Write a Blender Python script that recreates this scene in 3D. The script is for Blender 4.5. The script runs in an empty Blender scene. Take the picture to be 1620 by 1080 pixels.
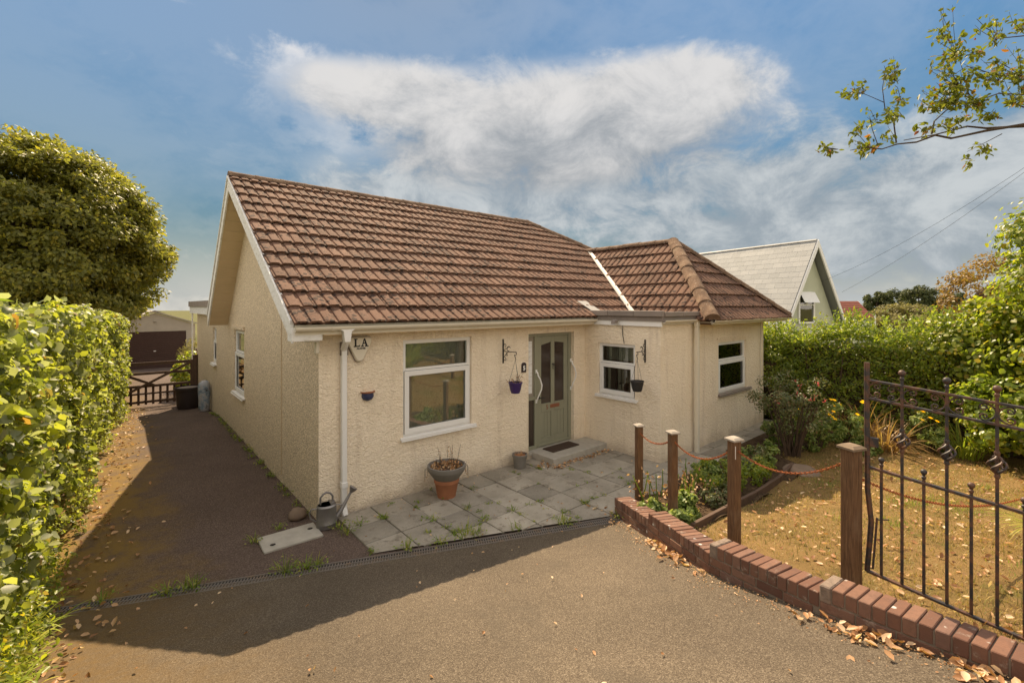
import bpy, bmesh, math, random
import numpy as np
from mathutils import Vector, Matrix
rng = np.random.default_rng(7); random.seed(7)
sc = bpy.context.scene
C = sc.collection
# ------------------------------------------------------------------ camera, sky, sun, exposure
CAM = (-1.885, -5.89, 2.68)
cam = bpy.data.cameras.new('camera'); cam_o = bpy.data.objects.new('camera', cam); C.objects.link(cam_o)
cam_o.location = CAM; cam_o.rotation_euler = (math.radians(90), 0, math.radians(-40.63))
cam.sensor_width = 36; cam.lens = 36 * 725 / 1620; cam.shift_y = -56 / 1620
cam.clip_start = 0.05; cam.clip_end = 12000
sc.camera = cam_o
SUN = Vector((.96, 1.84, 2.19)).normalized()
w = bpy.data.worlds.new('World'); sc.world = w; w.use_nodes = True
sun = bpy.data.lights.new('sun', 'SUN'); sun_o = bpy.data.objects.new('sun', sun); C.objects.link(sun_o)
sun.energy = 2.0; sun.angle = math.radians(.53); sun.color = (1, .88, .72)
sun_o.rotation_euler = SUN.to_track_quat('Z', 'Y').to_euler()
sc.view_settings.view_transform = 'Standard'; sc.view_settings.look = 'None'
sc.view_settings.exposure = 1.95; sc.view_settings.gamma = 1
sc.view_settings.use_white_balance = True; sc.view_settings.white_balance_temperature = 8000
sc.cycles.use_denoising = True; sc.cycles.max_bounces = 8; sc.cycles.transparent_max_bounces = 16
sc.cycles.use_adaptive_sampling = True

def build_world():
    nt = w.node_tree; N = nt.nodes; L = nt.links; N.clear()
    def nd(t, **k):
        n = N.new(t)
        for a, v in k.items(): setattr(n, a, v)
        return n
    def val(s, v):
        if hasattr(v, 'is_linked') or isinstance(v, bpy.types.NodeSocket): L.new(v, s)
        else: s.default_value = v
    def m(op, a, b=0., c=None, clamp=False):
        n = nd('ShaderNodeMath', operation=op, use_clamp=clamp); val(n.inputs[0], a); val(n.inputs[1], b)
        if c is not None: val(n.inputs[2], c)
        return n.outputs[0]
    def ss(x, lo, hi):
        n = nd('ShaderNodeMapRange', interpolation_type='SMOOTHSTEP'); val(n.inputs[0], x); n.inputs[1].default_value = lo; n.inputs[2].default_value = hi
        return n.outputs[0]
    def mix(f, a, b):
        n = nd('ShaderNodeMix', data_type='RGBA'); val(n.inputs[0], f); val(n.inputs[6], a); val(n.inputs[7], b); return n.outputs[2]
    out = nd('ShaderNodeOutputWorld'); bg = nd('ShaderNodeBackground')
    sky = nd('ShaderNodeTexSky', sky_type='NISHITA'); sky.sun_disc = False
    sky.sun_elevation = math.asin(SUN.z); sky.sun_rotation = math.atan2(SUN.x, SUN.y)
    sky.altitude = 50; sky.air_density = 1.0; sky.dust_density = .1; sky.ozone_density = 1.5
    tc = nd('ShaderNodeTexCoord'); d = tc.outputs['Generated']
    sx = nd('ShaderNodeSeparateXYZ'); L.new(d, sx.inputs[0]); X, Y, Z = sx.outputs
    az = m('ARCTAN2', X, Y); el = m('ARCSINE', Z)          # compass bearing and height in radians
    def noise(scale, detail, rough=.55, stretch=(1, 1, 1), off=(0, 0, 0), dist=0.):
        mp = nd('ShaderNodeMapping'); L.new(d, mp.inputs[0]); mp.inputs['Scale'].default_value = stretch; mp.inputs['Location'].default_value = off
        n = nd('ShaderNodeTexNoise'); L.new(mp.outputs[0], n.inputs['Vector']); n.inputs['Scale'].default_value = scale
        n.inputs['Detail'].default_value = detail; n.inputs['Roughness'].default_value = rough; n.inputs['Distortion'].default_value = dist
        return n.outputs['Fac']
    base = noise(2.2, 9, .58, (1, 1, 2.0), (.35, .1, .2), .25)
    fine = noise(6.5, 14, .66, (1, 1, 1.5), (2, 0, 0), .35)
    warp = m('ADD', m('MULTIPLY', m('SUBTRACT', base, .5), 1.3), m('MULTIPLY', m('SUBTRACT', fine, .5), 1.5))
    yaw = math.radians(40.63)
    def blob(px, py, rx, ry, soft=1.0):
        # a cloud bank in the sky: bearing/height of its middle and its half sizes
        a0 = yaw + math.atan((px - 810) / 725); e0 = math.atan((484 - py) / math.hypot(725, px - 810))
        u = m('DIVIDE', m('SUBTRACT', az, a0), rx); v = m('DIVIDE', m('SUBTRACT', el, e0), ry)
        r = m('ADD', m('POWER', m('ABSOLUTE', u), 2.), m('POWER', m('ABSOLUTE', v), 2.))
        return m('SUBTRACT', 1.0, r), v
    def dens(b, lo=-.15, hi=.55, wk=1.5): return ss(m('ADD', b, m('MULTIPLY', warp, wk)), lo, hi)
    b1, v1 = blob(870, 205, .46, .135)          # the large cumulus over the roof
    b2, v2 = blob(680, 165, .32, .078)
    b3, v3 = blob(1000, 165, .28, .098)
    c1 = m('MAXIMUM', m('MAXIMUM', dens(b1, wk=.85), dens(b2, wk=1.15)), dens(b3, wk=1.15))
    b4, v4 = blob(900, 310, .62, .085)          # pale bank below it
    b5, v5 = blob(1380, 330, .60, .16)
    c2 = m('MULTIPLY', m('MAXIMUM', dens(b4, -.35, .65, 2.3), dens(b5, -.35, .65, 2.3)), .93)
    # broken cloud, made brighter out of view to light the shaded walls, with the blue gaps seen left of and above the cumulus
    g1 = dens(blob(170, 250, .52, .42)[0], -.2, .8); g2 = dens(blob(1300, 85, .36, .16)[0], -.5, .35); g3 = dens(blob(780, -30, .95, .17)[0], -.5, .35)
    g4 = dens(blob(1120, 350, 1.0, .24)[0], -.4, .3, .8); gap = m('MAXIMUM', m('MAXIMUM', g1, g2), m('MAXIMUM', g3, g4))  # low gap keeps the brightened cloud from showing under the pale bank
    fill_veil = m('MULTIPLY', ss(m('ADD', base, m('MULTIPLY', m('SUBTRACT', fine, .5), .5)), .30, .58), .92)
    fill_veil = m('MULTIPLY', fill_veil, m('SUBTRACT', 1., m('MULTIPLY', gap, .93)))
    low = m('MULTIPLY', ss(el, .22, .0), m('MULTIPLY', ss(base, .3, .6), .12))
    c3 = m('MAXIMUM', fill_veil, low)
    # lit tops and grey undersides of the cumulus
    lit = ss(m('ADD', m('MULTIPLY', m('SUBTRACT', el, .335), 9.), m('MULTIPLY', m('SUBTRACT', fine, .5), 5.5)), -1.2, 1.5)
    S = 1.0
    white = (1.75 * S, 1.92 * S, 2.25 * S, 1); grey = (.78 * S, .95 * S, 1.22 * S, 1); thin = (4.1 * S, 3.95 * S, 3.85 * S, 1)  # thin: brighter than the cloud in view, added fill for the shaded walls
    hsv = nd('ShaderNodeHueSaturation'); hsv.inputs['Saturation'].default_value = 1.25; hsv.inputs['Value'].default_value = 1.0
    L.new(sky.outputs[0], hsv.inputs['Color'])
    # even out the glare towards the sun: the photograph's sky is an even mid blue
    bw = nd('ShaderNodeRGBToBW'); L.new(hsv.outputs[0], bw.inputs[0]); k = m('MULTIPLY', m('POWER', m('MAXIMUM', bw.outputs[0], .05), -.97), .68)
    vs = nd('ShaderNodeVectorMath', operation='SCALE'); L.new(hsv.outputs[0], vs.inputs[0]); L.new(k, vs.inputs['Scale'])
    tn = nd('ShaderNodeVectorMath', operation='MULTIPLY'); L.new(vs.outputs[0], tn.inputs[0]); tn.inputs[1].default_value = (.93, 1.07, 1.07)
    blue = mix(m('MULTIPLY', ss(el, .16, .0), .75), tn.outputs[0], (1.0 * S, 1.25 * S, 1.62 * S, 1))      # paler, cooler air near the horizon
    col = mix(c3, blue, thin)
    col = mix(c2, col, mix(ss(fine, .36, .66), (.74 * S, .98 * S, 1.32 * S, 1), (1.4 * S, 1.66 * S, 2.02 * S, 1)))
    col = mix(m('MULTIPLY', c1, .96), col, mix(lit, grey, white))
    L.new(col, bg.inputs[0]); bg.inputs[1].default_value = .1
    L.new(bg.outputs[0], out.inputs[0])
build_world()

# ------------------------------------------------------------------ terrain heights (metres; 0 = patio)
D0 = (.05, -1.17); DN = np.array([-.39, -.92]); DN = DN / np.linalg.norm(DN)
def G(x, y):
    x = np.asarray(x, float); y = np.asarray(y, float)
    d = (x - D0[0]) * DN[0] + (y - D0[1]) * DN[1] - .10
    h = .1 * (d + np.sqrt(d * d + .02))
    h = np.where(h > 1.15, 1.15 + (1 - np.exp(-(h - 1.15) * 4)) * .05, h)
    b = np.clip(y - 7, 0, 1e9); h = h - np.where(b < 5, .067 * b, .335 + .02 * np.clip(b - 5, 0, 40))
    r = np.hypot(x - 2, y); t = np.clip((r - 60) / 500, 0, 1); h = h - 38 * t * t * (3 - 2 * t)
    return h
def g(x, y): return float(G(x, y))
def LW(x, y):
    """lawn surface above the general slope"""
    return .06 * np.clip((-np.asarray(y, float) - 2.5) / 1.0, 0, 1) - .10 * np.clip((-np.asarray(y, float) - 4.2) / 1.6, 0, 1)

# ------------------------------------------------------------------ mesh helpers
def link(name, me, m=None, parent=None):
    o = bpy.data.objects.new(name, me); C.objects.link(o)
    if m is not None and me is not None: me.materials.append(m)
    if parent is not None: o.parent = parent
    return o
def tag(o, label, cat, group=None):
    o['label'] = label; o['category'] = cat
    if group: o['group'] = group
    return o
def thing(name, label, cat, loc=(0, 0, 0), rz=0, group=None):
    o = bpy.data.objects.new(name, None); C.objects.link(o); o.location = loc; o.rotation_euler = (0, 0, rz); o.empty_display_size = .1
    return tag(o, label, cat, group)
def kind(o, k): o['kind'] = k; return o
class MB:
    """collects shapes; build() makes ONE mesh object of them"""
    def __init__(s): s.v = []; s.f = []
    def add(s, v, f):
        n = len(s.v); s.v += [tuple(p) for p in v]; s.f += [tuple(i + n for i in q) for q in f]; return s
    def box(s, a, b):
        x0, y0, z0 = a; x1, y1, z1 = b
        return s.add([(x0,y0,z0),(x1,y0,z0),(x1,y1,z0),(x0,y1,z0),(x0,y0,z1),(x1,y0,z1),(x1,y1,z1),(x0,y1,z1)],
                     [(0,3,2,1),(4,5,6,7),(0,1,5,4),(1,2,6,5),(2,3,7,6),(3,0,4,7)])
    def obox(s, o, u, v, t):
        o, u, v, t = map(Vector, (o, u, v, t))
        P = [o, o+u, o+u+v, o+v, o+t, o+u+t, o+u+v+t, o+v+t]
        F = [(0,3,2,1),(4,5,6,7),(0,1,5,4),(1,2,6,5),(2,3,7,6),(3,0,4,7)]
        if u.cross(v).dot(t) < 0: F = [q[::-1] for q in F]
        return s.add(P, F)
    def bar(s, a, b, wd, ht, up=(0, 0, 1)):
        a, b, up = Vector(a), Vector(b), Vector(up); d = (b - a).normalized(); up = Vector((0, 1, 0)) if abs(d.dot(up)) > .98 else up; sd = d.cross(up).normalized(); u2 = sd.cross(d)
        return s.obox(a - sd*wd/2 - u2*ht/2, b - a, sd*wd, u2*ht)
    def prism(s, poly, ext):
        n = len(poly); e = Vector(ext); P = [Vector(p) for p in poly]
        Q = P + [p + e for p in P]
        return s.add(Q, [tuple(range(n))[::-1], tuple(range(n, 2*n))] + [(i, (i+1) % n, (i+1) % n + n, i + n) for i in range(n)])
    def tube(s, pts, r, seg=8, cap=True):
        pts = [Vector(p) for p in pts]; n = len(pts); rs = r if hasattr(r, '__len__') else [r]*n
        prev = None; rings = []
        for i, p in enumerate(pts):
            d = (pts[min(i+1, n-1)] - pts[max(i-1, 0)]).normalized()
            if prev is None: u = d.orthogonal().normalized()
            else: u = (prev - d*prev.dot(d)).normalized()
            prev = u; vv = d.cross(u)
            rings.append([p + (u*math.cos(2*math.pi*k/seg) + vv*math.sin(2*math.pi*k/seg))*rs[i] for k in range(seg)])
        V = [q for ring in rings for q in ring]; F = []
        for i in range(n-1):
            for k in range(seg): F.append((i*seg+k, i*seg+(k+1) % seg, (i+1)*seg+(k+1) % seg, (i+1)*seg+k))
        if cap: F += [tuple(range(seg))[::-1], tuple((n-1)*seg+k for k in range(seg))]
        return s.add(V, F)
    def lathe(s, prof, seg=20, c=(0, 0, 0), sx=1, sy=1):
        n = len(prof); V = [(c[0]+r*math.cos(2*math.pi*k/seg)*sx, c[1]+r*math.sin(2*math.pi*k/seg)*sy, c[2]+z) for r, z in prof for k in range(seg)]
        F = [(i*seg+k, i*seg+(k+1) % seg, (i+1)*seg+(k+1) % seg, (i+1)*seg+k) for i in range(n-1) for k in range(seg)]
        if prof[0][0] > 1e-4: F.append(tuple(range(seg))[::-1])
        if prof[-1][0] > 1e-4: F.append(tuple((n-1)*seg+k for k in range(seg)))
        return s.add(V, F)
    def ball(s, c, r, seg=10, rings=6): return s.lathe([(max(1e-5, r*math.sin(math.pi*i/rings)), -r*math.cos(math.pi*i/rings)) for i in range(rings+1)], seg, c)
    def mesh(s, name, smooth=False, bevel=0):
        me = bpy.data.meshes.new(name); me.from_pydata(s.v, [], s.f); me.validate()
        if bevel:
            bm = bmesh.new(); bm.from_mesh(me); bmesh.ops.bevel(bm, geom=list(bm.edges), offset=bevel, segments=1, affect='EDGES', clamp_overlap=True); bm.to_mesh(me); bm.free()
        if smooth:
            for p in me.polygons: p.use_smooth = True
            try: me.set_sharp_from_angle(angle=math.radians(40))
            except Exception: pass
        return me
    def build(s, name, m, parent=None, smooth=False, bevel=0): return link(name, s.mesh(name, smooth, bevel), m, parent)
def mk(fn, *a, **k):
    b = MB(); getattr(b, fn)(*a, **k); return b
def fast(name, V, F, m=None, parent=None, tint=None, smooth=False):
    """big meshes from arrays: V (n,3), F (m,k)"""
    V = np.ascontiguousarray(V, np.float32); F = np.ascontiguousarray(F, np.int32); k = F.shape[1]
    me = bpy.data.meshes.new(name); me.vertices.add(len(V)); me.vertices.foreach_set('co', V.ravel())
    me.loops.add(F.size); me.loops.foreach_set('vertex_index', F.ravel())
    me.polygons.add(len(F)); me.polygons.foreach_set('loop_start', np.arange(0, F.size, k, dtype=np.int32)); 
    try: me.polygons.foreach_set('loop_total', np.full(len(F), k, np.int32))
    except Exception: pass
    if smooth: me.polygons.foreach_set('use_smooth', np.ones(len(F), bool))
    if tint is not None:
        a = me.attributes.new('tint', 'FLOAT', 'POINT'); a.data.foreach_set('value', np.ascontiguousarray(tint, np.float32))
    me.update(calc_edges=True); me.validate()
    return link(name, me, m, parent)
def sheet(name, xs, ys, off, m, parent=None, keep=None, zf=None):
    X, Y = np.meshgrid(xs, ys); Zs = (zf or G)(X, Y) + (off(X, Y) if callable(off) else off)
    V = np.stack([X, Y, Zs], -1).reshape(-1, 3); nx = len(xs); i, j = np.meshgrid(np.arange(len(xs)-1), np.arange(len(ys)-1))
    a = (j*nx + i).ravel(); F = np.stack([a, a+1, a+nx+1, a+nx], 1)
    if keep is not None:
        cx = V[F].mean(1); F = F[keep(cx[:, 0], cx[:, 1])]
    return fast(name, V, F, m, parent, smooth=True)
# ------------------------------------------------------------------ materials
def newmat(name):
    m = bpy.data.materials.new(name); m.use_nodes = True; nt = m.node_tree; nt.nodes.clear()
    return m, nt
class NB:
    def __init__(s, name):
        s.m, s.nt = newmat(name); s.N = s.nt.nodes; s.L = s.nt.links
        s.out = s.N.new('ShaderNodeOutputMaterial'); s.pos = s.N.new('ShaderNodeNewGeometry')
        s.P = s.pos.outputs['Position']
    def val(s, k, v):
        if isinstance(v, bpy.types.NodeSocket): s.L.new(v, k)
        elif isinstance(v, (tuple, list)) and len(v) == 3 and k.type == 'RGBA': k.default_value = (*v, 1)
        else: k.default_value = v
    def math(s, op, a, b=0., clamp=False):
        n = s.N.new('ShaderNodeMath'); n.operation = op; n.use_clamp = clamp; s.val(n.inputs[0], a); s.val(n.inputs[1], b); return n.outputs[0]
    def noise(s, scale, detail=4, rough=.55, stretch=None, dist=0., vec=None):
        v = vec or s.P
        if stretch:
            mp = s.N.new('ShaderNodeMapping'); s.L.new(v, mp.inputs[0]); mp.inputs['Scale'].default_value = stretch; v = mp.outputs[0]
        n = s.N.new('ShaderNodeTexNoise'); s.L.new(v, n.inputs['Vector']); n.inputs['Scale'].default_value = scale
        n.inputs['Detail'].default_value = detail; n.inputs['Roughness'].default_value = rough; n.inputs['Distortion'].default_value = dist
        return n.outputs['Fac']
    def voro(s, scale, feature='F1', out='Distance', stretch=None, rand=1.):
        v = s.P
        if stretch:
            mp = s.N.new('ShaderNodeMapping'); s.L.new(v, mp.inputs[0]); mp.inputs['Scale'].default_value = stretch; v = mp.outputs[0]
        n = s.N.new('ShaderNodeTexVoronoi'); n.feature = feature; s.L.new(v, n.inputs['Vector']); n.inputs['Scale'].default_value = scale; n.inputs['Randomness'].default_value = rand
        return n.outputs[out]
    def ramp(s, f, stops):
        n = s.N.new('ShaderNodeValToRGB'); s.val(n.inputs[0], f); e = n.color_ramp.elements
        while len(e) < len(stops): e.new(.5)
        for i, (p, c) in enumerate(stops): e[i].position = p; e[i].color = (*c, 1) if len(c) == 3 else c
        return n.outputs[0]
    def ss(s, x, lo, hi):
        n = s.N.new('ShaderNodeMapRange'); n.interpolation_type = 'SMOOTHSTEP'; s.val(n.inputs[0], x); n.inputs[1].default_value = lo; n.inputs[2].default_value = hi; return n.outputs[0]
    def mix(s, f, a, b, mode='MIX'):
        n = s.N.new('ShaderNodeMix'); n.data_type = 'RGBA'; n.blend_type = mode; s.val(n.inputs[0], f); s.val(n.inputs[6], a); s.val(n.inputs[7], b); return n.outputs[2]
    def rand(s):
        o = s.N.new('ShaderNodeObjectInfo').outputs['Random']; i = s.pos.outputs['Random Per Island']
        return s.math('FRACT', s.math('ADD', o, i))
    def hsv(s, c, v=None, h=None, sat=None):
        n = s.N.new('ShaderNodeHueSaturation'); s.val(n.inputs['Color'], c)
        if v is not None: s.val(n.inputs['Value'], v)
        if sat is not None: s.val(n.inputs['Saturation'], sat)
        return n.outputs[0]
    def bump(s, h, strength=.5, dist=.01, prev=None):
        n = s.N.new('ShaderNodeBump'); s.val(n.inputs['Height'], h); n.inputs['Strength'].default_value = strength; n.inputs['Distance'].default_value = dist
        if prev is not None: s.L.new(prev, n.inputs['Normal'])
        return n.outputs[0]
    def finish(s, col, rough=.8, normal=None, metal=0., spec=.4, trans=None):
        p = s.N.new('ShaderNodeBsdfPrincipled'); s.val(p.inputs['Base Color'], col); s.val(p.inputs['Roughness'], rough); p.inputs['Metallic'].default_value = metal
        p.inputs['Specular IOR Level'].default_value = spec
        if normal is not None: s.L.new(normal, p.inputs['Normal'])
        s.L.new(p.outputs[0], s.out.inputs[0]); return s.m
def simple(name, c, rough=.6, var=.12, ns=6, bump=.15, bs=60, metal=0., spec=.4, bd=.004, rnd=0.):
    b = NB(name); n = b.noise(ns, 5); v = b.math('ADD', b.math('MULTIPLY', n, 2*var), 1-var)
    if rnd: v = b.math('ADD', v, b.math('MULTIPLY', b.math('SUBTRACT', b.rand(), .5), rnd))
    col = b.hsv(c, v=v); nm = b.bump(b.noise(bs, 4), bump, bd) if bump else None
    return b.finish(col, rough, nm, metal, spec)
M = {}
def mats():
    # roughcast front walls: trowelled lumps, worn cream paint
    b = NB('roughcast'); P2 = (1., 1., 1.5)
    h = b.noise(19, 3, .5, P2, 1.3); h2 = b.noise(70, 3, .6)
    n = b.bump(h, .8, .042); n = b.bump(h2, .35, .006, n)
    c = b.ramp(b.noise(1.3, 5), [(.25, (.87, .735, .565)), (.75, (.94, .82, .66))])
    c = b.mix(b.math('MULTIPLY', b.ss(b.noise(4, 7, .68, (1.6, 1.6, .16)), .48, .78), .55), c, (.58, .46, .34))
    sz = b.N.new('ShaderNodeSeparateXYZ'); b.L.new(b.P, sz.inputs[0])
    damp = b.math('MULTIPLY', b.ss(b.math('ADD', sz.outputs[2], b.math('MULTIPLY', b.noise(3, 5), .5)), .52, .18), .5)
    c = b.mix(damp, c, (.36, .27, .19))                          # splash stains along the foot of the wall
    M['roughcast'] = b.finish(c, .9, n, spec=.2)
    b = NB('pebbledash'); v = b.voro(62, 'F1', 'Distance'); vc = b.voro(62, 'F1', 'Color')
    sp = b.N.new('ShaderNodeSeparateColor'); b.L.new(vc, sp.inputs[0])
    c = b.ramp(sp.outputs[0], [(0, (.52, .42, .30)), (.3, (.72, .58, .42)), (.7, (.82, .68, .49)), (1, (.92, .79, .6))])
    c = b.mix(b.math('MULTIPLY', b.ss(v, .45, .7), .65), c, (.33, .27, .2))
    c = b.mix(b.math('MULTIPLY', b.noise(1.2, 5), .35), c, (.62, .5, .35))
    M['pebbledash'] = b.finish(c, .9, b.bump(b.math('SUBTRACT', 1., v), .6, .012), spec=.2)
    # concrete roof tiles with moss and lichen
    b = NB('roof_tile'); r = b.rand()
    c = b.ramp(b.noise(2.2, 5), [(.3, (.135, .070, .047)), (.7, (.19, .105, .072))])
    c = b.hsv(c, v=b.math('ADD', .82, b.math('MULTIPLY', r, .36)))
    c = b.mix(b.ss(b.noise(45, 5, .7), .5, .72), c, (.20, .125, .09))
    sp = b.voro(13, 'F1', 'Distance'); sp2 = b.voro(30, 'F1', 'Distance')
    mossm = b.math('MULTIPLY', b.ss(b.math('ADD', sp, b.math('MULTIPLY', b.noise(40, 3), .25)), .60, .47), b.ss(b.noise(3.1, 4), .44, .56))
    c = b.mix(b.math('MULTIPLY', mossm, .92), c, (.045, .03, .025))
    sz = b.N.new('ShaderNodeSeparateXYZ'); b.L.new(b.P, sz.inputs[0])
    m2 = b.math('MULTIPLY', b.ss(b.math('ADD', sp2, b.math('MULTIPLY', b.noise(60, 2), .3)), .62, .50), b.ss(b.noise(5, 3), .50, .62))
    c = b.mix(b.math('MULTIPLY', m2, .8), c, (.06, .042, .03))
    c = b.mix(b.math('MULTIPLY', b.ss(b.noise(22, 4, .6), .66, .74), .75), c, (.52, .45, .33))
    M['tile'] = b.finish(c, .9, b.bump(b.math('ADD', b.noise(90, 4), b.math('MULTIPLY', mossm, 1.5)), .5, .008), spec=.2)
    b = NB('ridge_tile'); c = b.ramp(b.noise(5, 6, .6), [(.3, (.10, .062, .043)), (.55, (.19, .12, .08)), (.8, (.30, .23, .16))])
    c = b.mix(b.ss(b.noise(30, 5, .7), .58, .68), c, (.05, .04, .03)); c = b.mix(b.math('MULTIPLY', b.ss(b.noise(38, 3), .64, .7), .8), c, (.5, .45, .36))
    M['ridge'] = b.finish(c, .95, b.bump(b.noise(40, 5), .7, .012), spec=.15)
    b = NB('upvc'); c = b.mix(b.math('MULTIPLY', b.ss(b.noise(5, 6, .7), .5, .8), .22), (.80, .79, .77), (.5, .46, .4))
    M['white'] = b.finish(c, .38, None, spec=.5)
    b = NB('weathered_white'); c = b.mix(b.ss(b.noise(7, 6, .7, (1, 1, 3)), .45, .8), (.78, .77, .75), (.50, .46, .40))
    M['white2'] = b.finish(c, .6, b.bump(b.noise(30), .1, .003))
    M['cream'] = simple('cream_plastic', (.70, .64, .53), .4, .1, 3, 0)
    M['soffit'] = simple('soffit_paint', (.62, .48, .32), .8, .12, 3, .15, 40)
    M['lead'] = simple('lead_felt', (.24, .20, .175), .75, .25, 4, .3, 30, rnd=.2)
    M['flash'] = simple('flashing', (.46, .43, .39), .55, .2, 8, .3, 25)
    b = NB('glass'); f = b.N.new('ShaderNodeFresnel'); f.inputs[0].default_value = 1.55
    gl = b.N.new('ShaderNodeBsdfGlossy'); gl.inputs['Roughness'].default_value = .015; tr = b.N.new('ShaderNodeBsdfTransparent'); tr.inputs[0].default_value = (.82, .86, .84, 1)
    b.L.new(b.bump(b.noise(2.2, 2), .03, .02), gl.inputs['Normal'])
    mx = b.N.new('ShaderNodeMixShader'); b.L.new(b.math('ADD', b.math('MULTIPLY', f.outputs[0], 1.4), .07, True), mx.inputs[0]); b.L.new(tr.outputs[0], mx.inputs[1]); b.L.new(gl.outputs[0], mx.inputs[2]); b.L.new(mx.outputs[0], b.out.inputs[0]); M['glass'] = b.m
    M['room'] = simple('room_paint', (.30, .24, .19), .9, .1, 2, 0)
    M['redcloth'] = simple('red_fabric', (.22, .035, .03), .9, .2, 8, .2, 80)
    M['net'] = simple('blind_fabric', (.50, .47, .42), .9, .1, 20, 0)
    M['door'] = simple('sage_paint', (.265, .262, .19), .42, .08, 6, .05, 40)
    M['doorglass'] = simple('obscured_glass', (.055, .040, .032), .12, .2, 12, .25, 90, spec=.6)
    M['doorpanel'] = simple('tinted_panel', (.30, .26, .21), .2, .15, 3, .1, 60)
    M['brass'] = simple('copper_letterplate', (.30, .12, .07), .4, .15, 20, 0, metal=.4)
    M['iron'] = simple('black_iron', (.018, .016, .015), .5, .3, 20, .3, 120, spec=.5)
    b = NB('rusting_iron'); c = b.mix(b.ss(b.noise(14, 6, .65), .42, .62), (.032, .028, .028), (.125, .055, .030))
    M['gateiron'] = b.finish(c, .55, b.bump(b.noise(120), .35, .003), spec=.5)
    b = NB('rust'); c = b.ramp(b.noise(60, 4), [(.3, (.22, .055, .02)), (.7, (.48, .15, .05))]); M['rust'] = b.finish(c, .85, b.bump(b.noise(150), .4, .002))
    b = NB('post_wood'); gr = b.noise(9, 6, .6, (9, 9, .8), .6)
    c = b.ramp(gr, [(.3, (.075, .036, .017)), (.55, (.15, .077, .037)), (.8, (.24, .135, .07))]); c = b.mix(b.math('MULTIPLY', b.ss(b.noise(3, 4), .5, .75), .4), c, (.26, .2, .14))
    M['post'] = b.finish(c, .8, b.bump(gr, .35, .006))
    M['cap'] = simple('weathered_cap', (.34, .295, .245), .85, .5, 14, .5, 40)
    M['cap2'] = simple('brown_weathered_cap', (.19, .135, .09), .85, .4, 14, .5, 40)
    M['darkwood'] = simple('creosoted_timber', (.095, .055, .036), .8, .35, 10, .3, 30, rnd=.3)
    # brick
    b = NB('brick'); r = b.rand(); c = b.ramp(r, [(0, (.125, .062, .046)), (.35, (.195, .100, .070)), (.7, (.245, .135, .095)), (1, (.175, .10, .08))])
    c = b.mix(b.math('MULTIPLY', b.ss(b.noise(18, 6, .65), .40, .70), .6), c, (.13, .075, .058)); c = b.mix(b.math('MULTIPLY', b.ss(b.noise(9, 6, .75), .56, .70), .6), c, (.42, .35, .29))
    lich = b.math('MULTIPLY', b.ss(b.voro(11), .2, .13), b.ss(b.noise(4.3, 2), .5, .56)); c = b.mix(b.math('MULTIPLY', lich, .85), c, (.62, .60, .56))
    M['brick'] = b.finish(c, .9, b.bump(b.noise(70, 5, .6), .5, .006), spec=.2)
    M['mortar'] = simple('mortar', (.20, .16, .125), .95, .3, 20, .5, 90)
    M['mortarcap'] = simple('mortar_fillet', (.22, .165, .13), .95, .6, 26, .8, 40, bd=.012)
    # tarmac
    b = NB('tarmac'); sp = b.voro(170, 'F1', 'Color'); s3 = b.N.new('ShaderNodeSeparateColor'); b.L.new(sp, s3.inputs[0])
    c = b.ramp(s3.outputs[0], [(0, (.060, .044, .031)), (.45, (.102, .078, .054)), (.85, (.140, .110, .078)), (1, (.21, .17, .125))])
    c = b.hsv(c, v=b.math('ADD', .5, b.math('MULTIPLY', b.noise(.8, 7, .62), 1.0)))
    c = b.mix(b.math('MULTIPLY', b.ss(b.noise(1.7, 7, .68, (1, .5, 1)), .54, .72), .55), c, (.085, .068, .05))
    sx = b.N.new('ShaderNodeSeparateXYZ'); b.L.new(b.P, sx.inputs[0])
    edge = b.ss(b.math('ADD', sx.outputs[0], b.math('MULTIPLY', b.noise(1.5, 6, .65), 1.6)), .1, -1.5)
    c = b.mix(b.math('MULTIPLY', edge, b.math('MULTIPLY', b.noise(14, 4, .7), 1.25)), c, (.15, .088, .03))   # moss and leaf mould by the hedge
    c = b.mix(b.math('MULTIPLY', b.ss(b.noise(35, 3), .70, .76), .6), c, (.05, .04, .03))
    M['tarmac'] = b.finish(c, .9, b.bump(b.voro(170), .5, .004), spec=.25)
    b = NB('old_red_tarmac'); s3 = b.N.new('ShaderNodeSeparateColor'); b.L.new(b.voro(110, 'F1', 'Color'), s3.inputs[0])
    c = b.ramp(s3.outputs[0], [(0, (.075, .052, .042)), (.6, (.115, .080, .065)), (1, (.17, .125, .10))])
    c = b.hsv(c, v=b.math('ADD', .7, b.math('MULTIPLY', b.noise(1.1, 6, .6), .6)))
    sx = b.N.new('ShaderNodeSeparateXYZ'); b.L.new(b.P, sx.inputs[0])
    edge = b.ss(b.math('ADD', sx.outputs[0], b.math('MULTIPLY', b.noise(1.3, 6, .65), 1.9)), -.15, -1.1)
    c = b.mix(b.math('MULTIPLY', edge, b.math('MULTIPLY', b.ss(b.noise(3.5, 6, .7), .30, .55), .92)), c, (.22, .135, .038))
    M['tarmac2'] = b.finish(c, .9, b.bump(b.voro(110), .5, .005), spec=.2)
    b = NB('paving'); r = b.rand(); c = b.ramp(b.noise(3, 6, .6), [(.3, (.235, .21, .17)), (.7, (.39, .35, .29))]); c = b.hsv(c, v=b.math('ADD', .75, b.math('MULTIPLY', r, .5)))
    c = b.mix(b.math('MULTIPLY', b.ss(b.noise(6, 6, .7), .50, .68), .7), c, (.12, .095, .068)); c = b.mix(b.math('MULTIPLY', b.ss(b.noise(60, 3), .6, .7), .5), c, (.46, .43, .38))
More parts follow.
